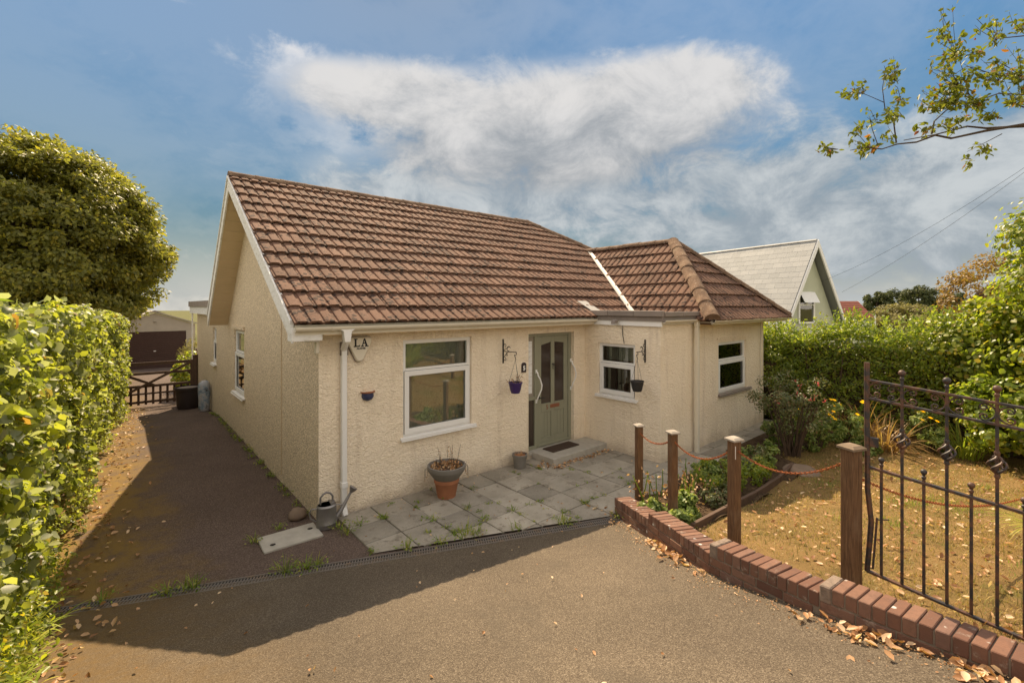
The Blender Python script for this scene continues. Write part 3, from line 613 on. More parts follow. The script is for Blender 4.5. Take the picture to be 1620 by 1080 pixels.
# ---- front door
def front_door():
    x0, x1, z0, z1 = DO; y = .10; b = MB()
    zz = z0 + .02
    b.box((x0, y - .03, zz), (x0 + .045, y + .05, z1)); b.box((3.765, y - .03, zz), (3.835, y + .05, z1)); b.box((x1 - .075, y - .03, zz), (x1, y + .05, z1)); b.box((x0 + .045, y - .03, z1 - .06), (3.765, y + .05, z1)); b.box((3.835, y - .03, z1 - .06), (x1 - .075, y + .05, z1)); b.box((x0 + .045, y - .03, zz), (3.765, y + .05, zz + .06))
    b.box((x0 + .045, y - .028, 1.0), (3.765, y + .048, 1.06))
    fr = b.build('door_frame', M['door'], house, bevel=.004)
    mk('box', (x0 + .045, y + .0, 1.06), (3.765, y + .006, z1 - .06)).build('sidelight_pane', M['doorpanel'], fr); mk('box', (x0 + .045, y + .0, zz + .06), (3.765, y + .006, 1.0)).build('sidelight_pane', M['doorglass'], fr)
    mk('box', (x0 + .07, y - .004, 1.12), (x0 + .17, y - .001, 2.05)).build('paper_strip', M['white2'], fr)
    xl, xr = 3.84, x1 - .08; b = MB(); cx = (xl + xr) / 2; yd = y - .012; W = xr - xl
    zb = zz + .015; zt = z1 - .065
    # leaf: stiles and rails round two tall lights whose heads slope up to the middle
    st = .105
    b.box((xl, yd, zb), (xl + st, yd + .045, zt)); b.box((xr - st, yd, zb), (xr, yd + .045, zt)); b.box((cx - .045, yd, .90), (cx + .045, yd + .045, zt))
    for s, (ua, ub) in enumerate(((xl + st, cx - .045), (cx + .045, xr - st))):
        h0, h1 = (1.97, 2.02) if s == 0 else (2.02, 1.99)
        b.prism([(ua, yd, h0), (ub, yd, h1), (ub, yd, zt), (ua, yd, zt)], (0, .045, 0))
        b.box((ua, yd, .74), (ub, yd + .045, .90)); b.box((ua, yd, zb), (ub, yd + .045, .28)); b.box((ua, yd + .012, .28), (ub, yd + .04, .74))
        for k in range(1, 3): u = ua + (ub - ua) * k / 3; b.box((u - .004, yd + .006, .29), (u + .004, yd + .012, .73))
    b.box((cx - .045, yd, zb), (cx + .045, yd + .045, .90)); b.box((xl, yd - .02, zb), (xr, yd, zb + .045))
    df = b.build('door', M['door'], house, bevel=.003)
    for ua, ub in ((xl + st, cx - .045), (cx + .045, xr - st)): mk('box', (ua, yd + .02, .90), (ub, yd + .026, 2.03)).build('pane', M['doorglass'], df)
    mk('box', (cx - .075, yd - .012, .80), (cx + .17, yd, .865)).build('letter_plate', M['brass'], df, bevel=.004)
    kn = MB(); kn.lathe([(.0, 0), (.03, .004), (.028, .016), (0, .02)], 12); kn.tube([(.03 * math.sin(t), -.02 - .0, -.05 + .04 * math.cos(t)) for t in np.linspace(-2.4, 2.4, 10)], .006, 6)
    k = kn.build('knocker', M['iron'], df, True); k.location = (cx, yd - .012, 1.60); k.rotation_euler = (math.radians(0), 0, 0)
    t = text_mesh('5', .12, .004, M['brass']); t.parent = df; t.location = (cx - .15, yd - .003, .785); t.name = 'house_number'
    hd = MB(); hd.lathe([(.022, -.002), (.02, .012), (0, .014)], 10); hd.tube([(0, 0, .008), (0, 0, .05), (.06, 0, .055), (.1, 0, .05)], .009, 6); h = hd.build('door_handle', M['iron'], df, True); h.location = (xl + .05, yd, 1.02); h.rotation_euler = (math.radians(90), 0, 0)
    mk('box', (x0, -.02, z0 - .03), (x1, y + .05, z0 + .02)).build('threshold', M['concrete'], house)
    def grab(x, z, yw):
        b = MB(); pts = [(x, yw, z), (x, yw - .03, z + .02), (x, yw - .045, z + .07), (x + .02, yw - .06, z + .13), (x + .05, yw - .085, z + .22), (x + .055, yw - .09, z + .30), (x + .03, yw - .075, z + .40), (x, yw - .05, z + .47), (x, yw - .035, z + .52), (x, yw, z + .54)]
        b.tube(pts, .0125, 8); b.box((x - .018, yw - .012, z - .03), (x + .018, yw, z + .035)); b.box((x - .018, yw - .012, z + .505), (x + .018, yw, z + .57)); return b.build('grab_rail', M['white'], house, True)
    grab(3.80, .97, .07)
    o = grab(0, 0, 0); o.location = (4.715, .07, 1.10)
def text_mesh(s, size, ext, m, align='CENTER', bold=.0):
    cu = bpy.data.curves.new('lettering', 'FONT'); cu.body = s; cu.size = size; cu.extrude = ext; cu.align_x = align; cu.offset = bold
    o = bpy.data.objects.new('lettering', cu); C.objects.link(o); dg = bpy.context.evaluated_depsgraph_get(); dg.update(); me = bpy.data.meshes.new_from_object(o.evaluated_get(dg)); bpy.data.objects.remove(o)
    me.transform(Matrix.Rotation(math.radians(90), 4, 'X')); me.materials.clear(); return link('lettering', me, m)
front_door()
step = mk('box', (3.62, -.54, -.1), (5.045, -.003, .125)).build('step', M['concrete'], house, bevel=.008)

# ---- roof
EY, EZ, RYY, RZ, VX = -.28, 2.50, 3.77, 5.05, -.38
SLP = (RZ - EZ) / (RYY - EY); HX = 6.93                     # ridge ends at HX, then a 45 degree hip in plan
def zmain(y): return EZ + (y - EY) * SLP
rb = MB(); dz = -.055
A_ = (VX + .04, EY + .02, EZ + dz); B_ = (HX + (RYY - EY), EY + .02, EZ + dz); R0 = (VX + .04, RYY, RZ + dz); R1 = (HX, RYY, RZ + dz); Q0 = (VX + .04, 6.21, 2.53 + dz); Q1 = (HX + RYY - EY, 6.21, 2.53 + dz)
rb.add([A_, B_, R1, R0, Q1, Q0], [(0, 1, 2, 3), (3, 2, 4, 5), (1, 4, 2)]); rb.add([(p[0], p[1], p[2] - .06) for p in (A_, B_, R1, R0, Q1, Q0)], [(3, 2, 1, 0), (5, 4, 2, 3), (2, 4, 1)])
roof = rb.build('roof', M['tile'], house)
ES, BS = (6.15, 9.79, -2.0, 2.45), .955; PX = (ES[0] + ES[1]) / 2; PY = -.21; PZ = 4.17
SB = (PZ - ES[3]) / (PX - ES[0]); SF = (PZ - ES[3]) / (PY - ES[2])
yj = EY + (PZ - EZ) / SLP; yv = EY + (ES[3] - EZ) / SLP                  # ridge meets the main slope / foot of the valley
ub = MB(); q = [(ES[0] + .02, ES[2] + .02, ES[3] + dz), (ES[1], ES[2] + .02, ES[3] + dz), (PX, PY, PZ + dz), (PX, yj + .2, PZ + dz), (ES[0] + .02, yv, ES[3] + dz), (ES[1], yj, ES[3] + dz)]
ub.add(q, [(0, 1, 2), (0, 2, 3, 4), (1, 5, 3, 2)]); ub.add([(p[0], p[1], p[2] - .05) for p in q], [(2, 1, 0), (4, 3, 2, 0), (2, 3, 5, 1)]); ub.build('underlay', M['tile'], roof)
TW, TL, GA = .314, .43, .356
def tile_mesh():
    prof = [(0, 0), (.020, -.002), (.030, .014), (.052, .018), (.105, .019), (.136, .016), (.147, .001), (.157, 0)]; prof = prof[:-1] + [(a + .157, c) for a, c in prof]
    V = []; F = []; n = len(prof); lift = .044
    for a, c in prof: V += [(a, 0, c + lift), (a, TL, c), (a, .002, c + lift - .032)]
    for i in range(n - 1): F += [(3*i, 3*i+3, 3*i+4, 3*i+1), (3*i+2, 3*i+5, 3*i+3, 3*i)]
    F.append((0, 1, 2)); k = 3*(n-1); F.append((k, k+2, k+1))
    me = bpy.data.meshes.new('tile'); me.from_pydata(V, [], F); me.materials.append(M['tile']); return me
tme = tile_mesh(); tiles = []
def tile_field(O, U, V, ulen, vlen, half):
    """rows of interlocking tiles on a slope, trimmed to half planes a*u+b*v<=c"""
    O, U, V = Vector(O), Vector(U), Vector(V); Nn = U.cross(V); rows = int(math.ceil(vlen / GA))
    for j in range(rows):
        v0 = j * GA - .03; i0 = 0
        for i in range(int(math.ceil(ulen / TW)) + 1):
            u0 = i * TW; cor = [(u0, v0), (u0 + TW, v0), (u0, v0 + GA + .03), (u0 + TW, v0 + GA + .03)]
            if any(min(a*p + b*q for p, q in cor) > c for a, b, c in half): continue
            me = tme; cuts = [(a, b, c) for a, b, c in half if max(a*p + b*q for p, q in [*cor, (u0, v0 + TL), (u0 + TW, v0 + TL)]) > c + 1e-4]
            if cuts:
                me = tme.copy(); pl = []
                for a, b, c in cuts:
                    l = math.hypot(a, b); k = (c - a*u0 - b*v0) / (l*l); pl.append(((a*k, b*k, 0), (a/l, b/l, 0)))
                if not cut(me, pl): continue
            R = Matrix((U, V, Nn)).transposed().to_4x4(); jit = Matrix.Rotation(random.gauss(0, .010), 4, 'Z') @ Matrix.Rotation(random.gauss(0, .010), 4, 'X')
            tiles.append((Matrix.Translation(O + U*u0 + V*v0 + Nn * random.uniform(-.003, .003)) @ R @ jit, me))
ca = 1 / math.hypot(1, SLP); sa = SLP * ca
vlen = (RYY - EY) / ca
# hip: x + y = HX + RYY ; valley: x <= ES0 + (y - yv) * (PX-ES0)/(yj-yv)
kv = (PX - ES[0]) / (yj - yv)
tile_field((VX, EY - .04, EZ - .03), (1, 0, 0), (0, ca, sa), 11.2, vlen + .03, [(1, ca, HX + RYY - VX - EY + .04), (1, -kv*ca, ES[0] - VX + kv*(EY - .04 - yv) + .05), (0, 1, vlen + .03)])
cb = 1 / math.hypot(1, SB); sb = SB * cb; vb = (PX - ES[0]) / cb
# left slope of the bay roof: u runs from yj towards the viewer
hk = (PY - ES[2]) / (PX - ES[0]); vk = (yj - yv) / (PX - ES[0])
# y = yj - u ; hip: y >= ES2 + hk*(x-ES0) -> u + hk*cb*v <= yj-ES2 ; valley: y <= yv + vk*(x-ES0) -> -u - vk*cb*v <= yv - yj
tile_field((ES[0] - .04, yj, ES[3] - .035), (0, -1, 0), (cb, 0, sb), yj - ES[2], vb + .04, [(1, hk*cb, yj - ES[2] + .02), (-1, -vk*cb, yv - yj - .05), (0, 1, vb + .05)])
cf = 1 / math.hypot(1, SF); sf = SF * cf; vf = (PY - ES[2]) / cf
tile_field((ES[0], ES[2] - .04, ES[3] - .035), (1, 0, 0), (0, cf, sf), ES[1] - ES[0], vf + .04, [(-1, cf / hk, .02), (1, cf * (ES[1] - PX) / (PY - ES[2]), ES[1] - ES[0] + .02), (0, 1, vf + .05)])
cp = Vector(CAM)
tiles.sort(key=lambda t: (t[0].translation - cp).length)
NV = []; NF = []; nb = 0
for k, (mt, me) in enumerate(tiles):
    if k < 300:
        o = link('tile', me, None, roof); o.matrix_local = mt
    else:
        NV += [mt @ v.co for v in me.vertices]; NF += [tuple(i + nb for i in p.vertices) for p in me.polygons]; nb = len(NV)
me = bpy.data.meshes.new('tile_field'); me.from_pydata(NV, [], NF); kind(link('tile_field', me, M['tile'], roof), 'stuff')
# ridge and hip tiles
def ridge_mesh(r, l):
    b = MB(); sg = 8; pr = [(r * math.cos(math.pi * k / sg), r * math.sin(math.pi * k / sg) * .85) for k in range(sg + 1)]; V = []; F = []
    for yy, s in ((0, 1.04), (l * .12, 1.04), (l * .14, 1.0), (l, .97)):
        V += [(x * s, yy, z * s) for x, z in pr]
    for i in range(3): F += [(i*9+k, i*9+k+1, i*9+k+10, i*9+k+9) for k in range(sg)]
    F.append(tuple(range(9))[::-1]); F.append(tuple(27 + k for k in range(9))); b.add(V, F); me = b.mesh('ridge_tile', True); me.materials.append(M['ridge']); return me
def ridge_run(a, b, r=.115, l=.44, lift=0.):
    a, b = Vector(a), Vector(b); d = b - a; n = max(1, round(d.length / l)); l2 = d.length / n; me = ridge_mesh(r, l2 * 1.06); yv_ = d.normalized(); xv = yv_.cross(Vector((0, 0, 1))).normalized(); zv = xv.cross(yv_)
    R = Matrix((xv, yv_, zv)).transposed().to_4x4()
    for k in range(n):
        o = link('ridge_tile', me, None, roof); o.matrix_local = Matrix.Translation(a + d * (k / n) + Vector((0, 0, lift + random.uniform(-.006, .006)))) @ R @ Matrix.Rotation(random.gauss(0, .01), 4, 'Z')
ridge_run((VX, RYY, RZ - .02), (HX, RYY, RZ - .02)); ridge_run((HX + 2.2, RYY - 2.2, RZ - 2.2 * SLP - .01), (HX, RYY, RZ - .01), .12)
ridge_run((HX + (RYY - EY), 6.2, 2.5), (HX, RYY, RZ - .01), .12)
ridge_run((PX, PY, PZ - .01), (PX, yj + .1, PZ - .01), .12); ridge_run((ES[0] - .03, ES[2] - .03, ES[3] + .0), (PX, PY, PZ), .135, .42); ridge_run((ES[1] + .02, ES[2] - .02, ES[3] + .0), (PX, PY, PZ), .12, .42)
# mortar flashing down the valley
vd = Vector((PX, yj, PZ)) - Vector((ES[0], yv, ES[3])); fb = MB(); n_ = 14; va = Vector((ES[0], yv, ES[3])); pv = None; V = []; F = []
for k in range(n_ + 1):
    p = va + vd * (k / n_ * .96); wl = .034 + .012 * random.random(); wr = .032 + .014 * random.random(); V += [p + Vector((-wl, wl * .5, .075)), p + Vector((0, 0, .085)), p + Vector((wr, -wr * .4, .115))]
    if k: q = 3*(k-1); F += [(q, q+1, q+4, q+3), (q+1, q+2, q+5, q+4)]
fb.add(V, F).build('valley_flashing', M['flash'], roof)
mk('obox', (5.02, EY - .08, zmain(EY - .08) + .055), (.28, .02, .0), (-.12, .42, .42 * SLP), (0, 0, .012)).build('flashing_patch', M['flash'], roof)
# verge: white bargeboards, boarded soffit
def barge(a, b, nm='bargeboard'):
    m_ = MB(); a, b = Vector(a), Vector(b); m_.prism([a, b, b - Vector((0, 0, .27)), a - Vector((0, 0, .27))], (-.028, 0, 0)); m_.prism([a + Vector((-.03, 0, .0)), b + Vector((-.03, 0, .0)), b + Vector((-.03, 0, -.05)), a + Vector((-.03, 0, -.05))], (-.018, 0, 0)); return m_.build(nm, M['white2'], roof, bevel=.003)
barge((VX + .025, EY + .03, zmain(EY + .03) - .0), (VX + .025, RYY, RZ + .0)); barge((VX + .025, RYY, RZ + .0), (VX + .025, 6.30, 2.5))
mk('box', (VX - .002, EY + .01, 2.27), (VX + .34, EY + .19, 2.42)).build('verge_foot', M['white2'], roof, bevel=.003)
for side, (y0, z0_, y1, z1_) in enumerate(((EY + .12, zmain(EY + .12) - .2, RYY, RZ - .2), (RYY, RZ - .24, 6.25, 2.24))):
    n_ = 15; a = Vector((0, y0, z0_)); b = Vector((0, y1, z1_)); d = (b - a) / n_
    for k in range(n_):
        m_ = MB(); p = a + d * k; m_.obox((VX + .025, p.y, p.z), (-VX - .025 + .0, 0, 0), d * .94, (0, 0, .018)); m_.build('soffit_board', M['soffit'], roof)
# rear flat roofed extension
ex = mk('box', (-.22, 6.32, 2.66), (BR + 1.4, RY + .12, 2.82)).build('flat_roof', M['lead'], house); mk('box', (-.19, 6.32, 2.46), (BR + 1.3, RY + .09, 2.659)).build('fascia', M['white2'], ex); mk('tube', [(-.12, RY + .06, 2.5), (-.12, RY + .06, -.3)], .022, 8).build('downpipe', M['white2'], ex)
# infill flat roof between the bay and the front wall
mk('box', (BX - .06, -1.73, 2.42), (6.3, -.04, 2.50)).build('flat_roof', M['lead'], house)
for k in range(3): mk('box', (BX - .10, -1.74 + k * .56, 2.50), (BX - .02, -1.745 + (k + 1) * .56, 2.60)).build('coping', M['lead'], house, bevel=.006)
for k in range(2): mk('box', (BX - .02 + k * .59, -1.76, 2.50), (BX - .03 + (k + 1) * .59, -1.68, 2.58)).build('coping', M['lead'], house, bevel=.006)
mk('box', (BX - .04, -1.70, 2.33), (BX - .004, -.02, 2.50)).build('fascia', M['white'], house)
mk('box', (BX - .03, BY - .03, 2.36), (6.3, BY - .003, 2.5)).build('fascia', M['white'], house)
# gutters (half round) and downpipes
def gutter(x0, x1, y, z, r=.056):
    b = MB(); pr = [(r * math.cos(math.pi + math.pi * k / 8), r * math.sin(math.pi + math.pi * k / 8)) for k in range(9)]; pr2 = [(a * .88, c * .88) for a, c in pr][::-1]; lp = pr + pr2
    b.prism([(x0, y + a, z + c) for a, c in lp], (x1 - x0, 0, 0))
    b.v = b.v; o = b.build('gutter', M['cream'], house)
    x = x0 + .4
    while x < x1 - .1:
        u = MB(); u.prism([(x, y + a * 1.1, z + c * 1.1) for a, c in pr] + [(x, y + r * .95, z + .006), (x, y - r * .95, z + .006)][:0], (.05, 0, 0)); u.build('gutter_union', M['cream'], o); x += 1.9
    return o
gutter(VX + .02, 5.0, EY - .03, 2.435); gutter(BX - .05, 6.18, BY - .09, 2.44, .05); gutter(ES[0] - .02, ES[1] + .12, ES[2] - .03, 2.43)
mk('box', (-.02, EY + .01, 2.33), (BX - .06, -.003, 2.36)).build('soffit', M['soffit'], house); mk('box', (VX + .03, EY + .008, 2.34), (5.0, EY + .028, 2.46)).build('fascia', M['cream'], house)
mk('box', (6.22, ES[2] + .02, 2.34), (ES[1] - .03, BY - .003, 2.37)).build('soffit', M['soffit'], house); mk('box', (6.2, ES[2] + .0, 2.345), (ES[1], ES[2] + .02, 2.46)).build('fascia', M['cream'], house); mk('box', (6.2, ES[2] + .021, 2.345), (6.22, BY - .03, 2.44)).build('fascia', M['cream'], house); mk('box', (ES[1] - .02, ES[2] + .021, 2.345), (ES[1], 0, 2.44)).build('fascia', M['cream'], house)
OX = .235
d1 = MB(); d1.prism([(OX - .12, EY - .07, 2.41), (OX + .12, EY - .07, 2.41), (OX + .05, EY - .07, 2.37), (OX + .035, EY - .07, 2.24), (OX - .035, EY - .07, 2.24), (OX - .05, EY - .07, 2.37)], (0, .075, 0)); d1.build('gutter_outlet', M['white'], house, bevel=.004)
d1 = MB(); d1.bar((OX, EY - .035, 2.27), (.295, -.045, 2.12), .062, .062, (0, 1, 0)); d1.box((.262, -.085, .42), (.327, -.02, 2.15)); d1.box((.256, -.092, .36), (.333, -.012, .44)); d1.box((.262, -.085, .10), (.327, -.02, .36)); d1.bar((.294, -.052, .12), (.294, -.10, .02), .065, .06, (0, 1, 0)); d1.build('downpipe', M['white'], house, bevel=.006)
mk('box', (.26, -.06, 2.05), (.35, -.004, 2.22)).build('gutter_hopper', M['lead'], house)
d2 = MB(); d2.box((6.09, BY - .125, -.05), (6.16, BY - .055, 2.41)); d2.box((6.08, BY - .13, 2.30), (6.17, BY - .05, 2.40)); d2.build('downpipe', M['cream'], house, bevel=.006)
mk('tube', [(9.2, BY - .012, 2.4), (9.2, BY - .012, 1.9), (9.17, BY - .012, 1.88), (9.17, BY - .012, .15)], .008, 6).build('cable', M['cream'], house)
mk('tube', [(BX - .03, -.9, 2.34), (BX - .012, -.9, 2.15), (BX - .012, -.93, 2.0)], .006, 5).build('cable', M['iron'], house)
# ------------------------------------------------------------------ things on and by the house
def alarm_box():
    t = thing('alarm_box', 'cream rounded triangular alarm box lettered LA on the front wall', 'alarm box', (.50, 0, 2.14))
    def tri(s, y):
        pts = []
        for cx_, cz, r, a0, a1 in ((-.115, .085, .05, 90, 200), (0, -.125, .06, 215, 325), (.115, .085, .05, -20, 90)):
            for k in range(6): a = math.radians(a0 + (a1 - a0) * k / 5); pts.append(((cx_ + r * math.cos(a)) * s, y, (cz + r * math.sin(a)) * s))
        return pts
    b = MB(); b.prism(tri(1.05, 0), (0, -.035, 0)); b.build('back_plate', M['lead'], t)
    b = MB(); P0 = tri(1., -.035); P1 = tri(1., -.06); P2 = tri(.9, -.075); n = len(P0); b.add(P0 + P1 + P2, [(i, (i+1) % n, (i+1) % n + n, i + n) for i in range(n)] + [(i + n, (i+1) % n + n, (i+1) % n + 2*n, i + 2*n) for i in range(n)] + [tuple(range(2*n, 3*n))]); b.build('cover', M['cream'], t)
    y = -.0755; e = (0, -.003, 0)
    L_ = [(-.085, .01), (-.005, .01), (-.005, .04), (-.02, .025), (-.05, .025), (-.05, .105), (-.035, .105), (-.035, .118), (-.085, .118), (-.085, .105), (-.072, .105), (-.072, .025), (-.085, .025)]
    b = MB(); b.prism([(u, y, v) for u, v in L_], e)
    for poly in ([(.008, .01), (.05, .01), (.05, .023), (.008, .023)], [(.023, .023), (.036, .023), (.062, .118), (.05, .118)], [(.05, .118), (.064, .118), (.098, .023), (.072, .023)], [(.064, .01), (.112, .01), (.112, .023), (.064, .023)], [(.038, .048), (.078, .048), (.075, .06), (.041, .06)]): b.prism([(u, y - .0002 * (poly[0][0] > .04), v) for u, v in poly], e)
    b.build('lettering', M['letters'], t)
    o = text_mesh('ALARMS', .032, .001, M['letters'], 'CENTER', .0012); o.parent = t; o.location = (.012, y - .002, -.022)
alarm_box()
def wall_bowl():
    t = thing('wall_pot', 'small blue half-round pot hung on the wall under the alarm box', 'pot', (.63, 0, 1.42))
    b = MB(); V = []; F = []; seg = 14; prof = [(.02, 0), (.062, .02), (.082, .06), (.078, .10), (.09, .115), (.092, .125)]
    for r, z in prof:
        for k in range(seg + 1): a = math.pi + math.pi * k / seg; V.append((r * math.cos(a), r * math.sin(a), z))
    for i in range(len(prof) - 1):
        for k in range(seg): q = i*(seg+1)+k; F.append((q, q+1, q+seg+2, q+seg+1))
    b.add(V, F); b.build('bowl', M['bluepot'], t, True)
    b = MB(); b.prism([(.088 * math.cos(math.pi + math.pi * k / seg), .088 * math.sin(math.pi + math.pi * k / seg), .108) for k in range(seg + 1)], (0, 0, .01)); b.build('compost', M['terracotta'], t)
    b = MB()
    b.tube([(.092 * math.cos(math.pi + math.pi * k / 12), .092 * math.sin(math.pi + math.pi * k / 12), .122) for k in range(13)], .008, 6); b.build('rim', M['terracotta'], t, True)
wall_bowl()
def arc(c, r, a0, a1, n, ax=(1, 0, 0), ay=(0, 0, 1), k=0.):
    c, ax, ay = Vector(c), Vector(ax), Vector(ay); return [c + ax * (r * (1 - k*i/n) * math.cos(math.radians(a0 + (a1 - a0) * i / n))) + ay * (r * (1 - k*i/n) * math.sin(math.radians(a0 + (a1 - a0) * i / n))) for i in range(n + 1)]
def bracket_basket(loc, rz, lab, blab, potm, dead):
    """scroll bracket: arm points to local +x, wall behind at local y=0"""
    t = thing('hanging_bracket', lab, 'bracket', loc, rz, 'scrolled iron basket brackets on the wall')
    b = MB(); b.box((-.012, -.012, -.20), (.012, 0, .20)); b.build('back_bar', M['iron'], t); b = MB(); b.bar((0, -.016, 0), (.03, -.31, .0), .012, .012); b.build('arm', M['iron'], t)
    d = Vector((.1, -.995, 0)); b = MB(); up = (0, 0, 1)
    b.tube(arc(d * .13 + Vector((0, 0, .045)), .045, 20, 300, 12, d, up, .35), .005, 5); b.tube([d * .02 + Vector((0, 0, .02)), d * .09 + Vector((0, 0, .05)), d * .15 + Vector((0, 0, .085))], .005, 5); b.tube(arc(d * .045 + Vector((0, 0, .1)), .03, -90, 180, 10, d, up, .4), .005, 5); b.tube(arc(d * .045 - Vector((0, 0, .13)), .03, 90, -180, 10, d, up, .4), .005, 5); b.tube([d * .012 - Vector((0, 0, .12)), d * .05 - Vector((0, 0, .07)), d * .12 - Vector((0, 0, .012))], .005, 5); b.tube(arc(d * .09 - Vector((0, 0, .05)), .028, 60, 380, 10, d, up, .5), .005, 5)
    b.build('scroll', M['iron'], t)
    L0 = Vector(loc) + Matrix.Rotation(rz, 3, 'Z') @ (d * .285); k = thing('hanging_basket', blab, 'hanging basket', (L0.x, L0.y, L0.z - .66)); H = .66
    b = MB(); b.tube(arc((0, 0, H - .025), .022, 100, -150, 10) + [(-.012, 0, H - .06), (0, 0, H - .09), (.01, 0, H - .12)], .006, 6); b.build('hook', M['iron'], k)
    b = MB()
    for q in range(3): a = q * 2.09 + .4; b.tube([(0, 0, H - .12), (.105 * math.cos(a), .105 * math.sin(a), .17)], .0022, 4)
    b.build('hanger', M['iron'], k); b = MB(); b.lathe([(.005, 0), (.07, .0), (.09, .06), (.108, .155), (.116, .157), (.116, .178), (.105, .178), (.1, .15)], 20); b.build('pot', potm, k, True); b = MB(); b.lathe([(.1, .148), (.0, .165)], 16); b.build('compost', M['compost'], k)
    if dead:
        b = MB(); P = []
        for q in range(14):
            a = random.random() * 6.28; r = .03 + .06 * random.random(); h = random.uniform(.03, .15); p0 = Vector((r * .6 * math.cos(a), r * .6 * math.sin(a), .15)); p1 = Vector((r * 1.7 * math.cos(a), r * 1.7 * math.sin(a), .15 + h)); b.tube([p0, p0.lerp(p1, .5) + Vector((0, 0, .02)), p1], [.003, .0025, .0015], 4); P += [p1, p0.lerp(p1, .7)]
        b.build('stems', M['twig'], k); P = np.array(P) + np.array(k.location); lv = leaves('dry_leaves', P - np.array(k.location), rng.normal(size=P.shape), .035, LEAF2, M['leaf_dead'], k)
bracket_basket((2.97, 0, 1.93), 0, 'black scrolled iron bracket on the wall left of the front door', 'purple hanging basket of withered flowers beside the front door', M['purplepot'], True)
bracket_basket((BX, -1.36, 1.90), math.radians(-90), 'black scrolled iron bracket on the wall beyond the small bay window', 'empty dark hanging basket in front of the small bay window', M['blackpot'], False)
def plaque():
    t = thing('number_plaque', 'dark arched house number plaque reading 5 beside the front door', 'plaque', (3.43, -.002, 1.62))
    pts = [(-.05, 0, -.085), (.05, 0, -.085), (.05, 0, .05)] + [(.05 * math.cos(a), 0, .05 + .035 * math.sin(a)) for a in np.linspace(.3, math.pi - .3, 7)] + [(-.05, 0, .05)]
    mk('prism', pts, (0, -.016, 0)).build('plate', M['plaque'], t); o = text_mesh('5', .105, .002, M['whiteprint'], 'CENTER', .004); o.parent = t; o.location = (.0, -.018, -.045)
    mk('box', (-.038, -.0165, -.055), (.038, -.0161, .04)).build('panel', M['letters'], t)
plaque()
def lamp(loc, lab, s=1., rz=0):
    t = thing('security_light', lab, 'light', loc, rz); b = MB(); b.box((-.02 * s, -.07 * s, -.02 * s), (.02 * s, 0, .02 * s)); b.build('bracket', M['lead'], t); b = MB(); b.prism([(-.07*s, -.06*s, .01*s), (.07*s, -.06*s, .01*s), (.055*s, -.15*s, -.02*s), (-.055*s, -.15*s, -.02*s)], (0, -.02*s, -.075*s)); b.build('housing', M['lead'] if s < 1.2 else M['cream'], t, bevel=.004); return t
lamp((BX - .04, -.80, 2.43), 'small grey spotlight fixed to the white fascia above the bay side window', .8, math.radians(-90))
t = thing('security_light', 'white floodlight under the eaves at the corner of the house', 'light', (-.02, -.02, 2.25)); mk('box', (-.17, -.11, -.005), (.0, -.02, .07)).build('housing', M['white'], t, bevel=.008); mk('box', (-.05, -.10, -.15), (-.005, -.03, -.006)).build('sensor', M['cream'], t, bevel=.008)
def doormat():
    b = MB(); b.box((3.86, -.30, .126), (4.55, -.03, .142)); tag(b.build('doormat', M['mat'], None, bevel=.004), 'dark brown coir doormat lying on the front step', 'doormat')
doormat()
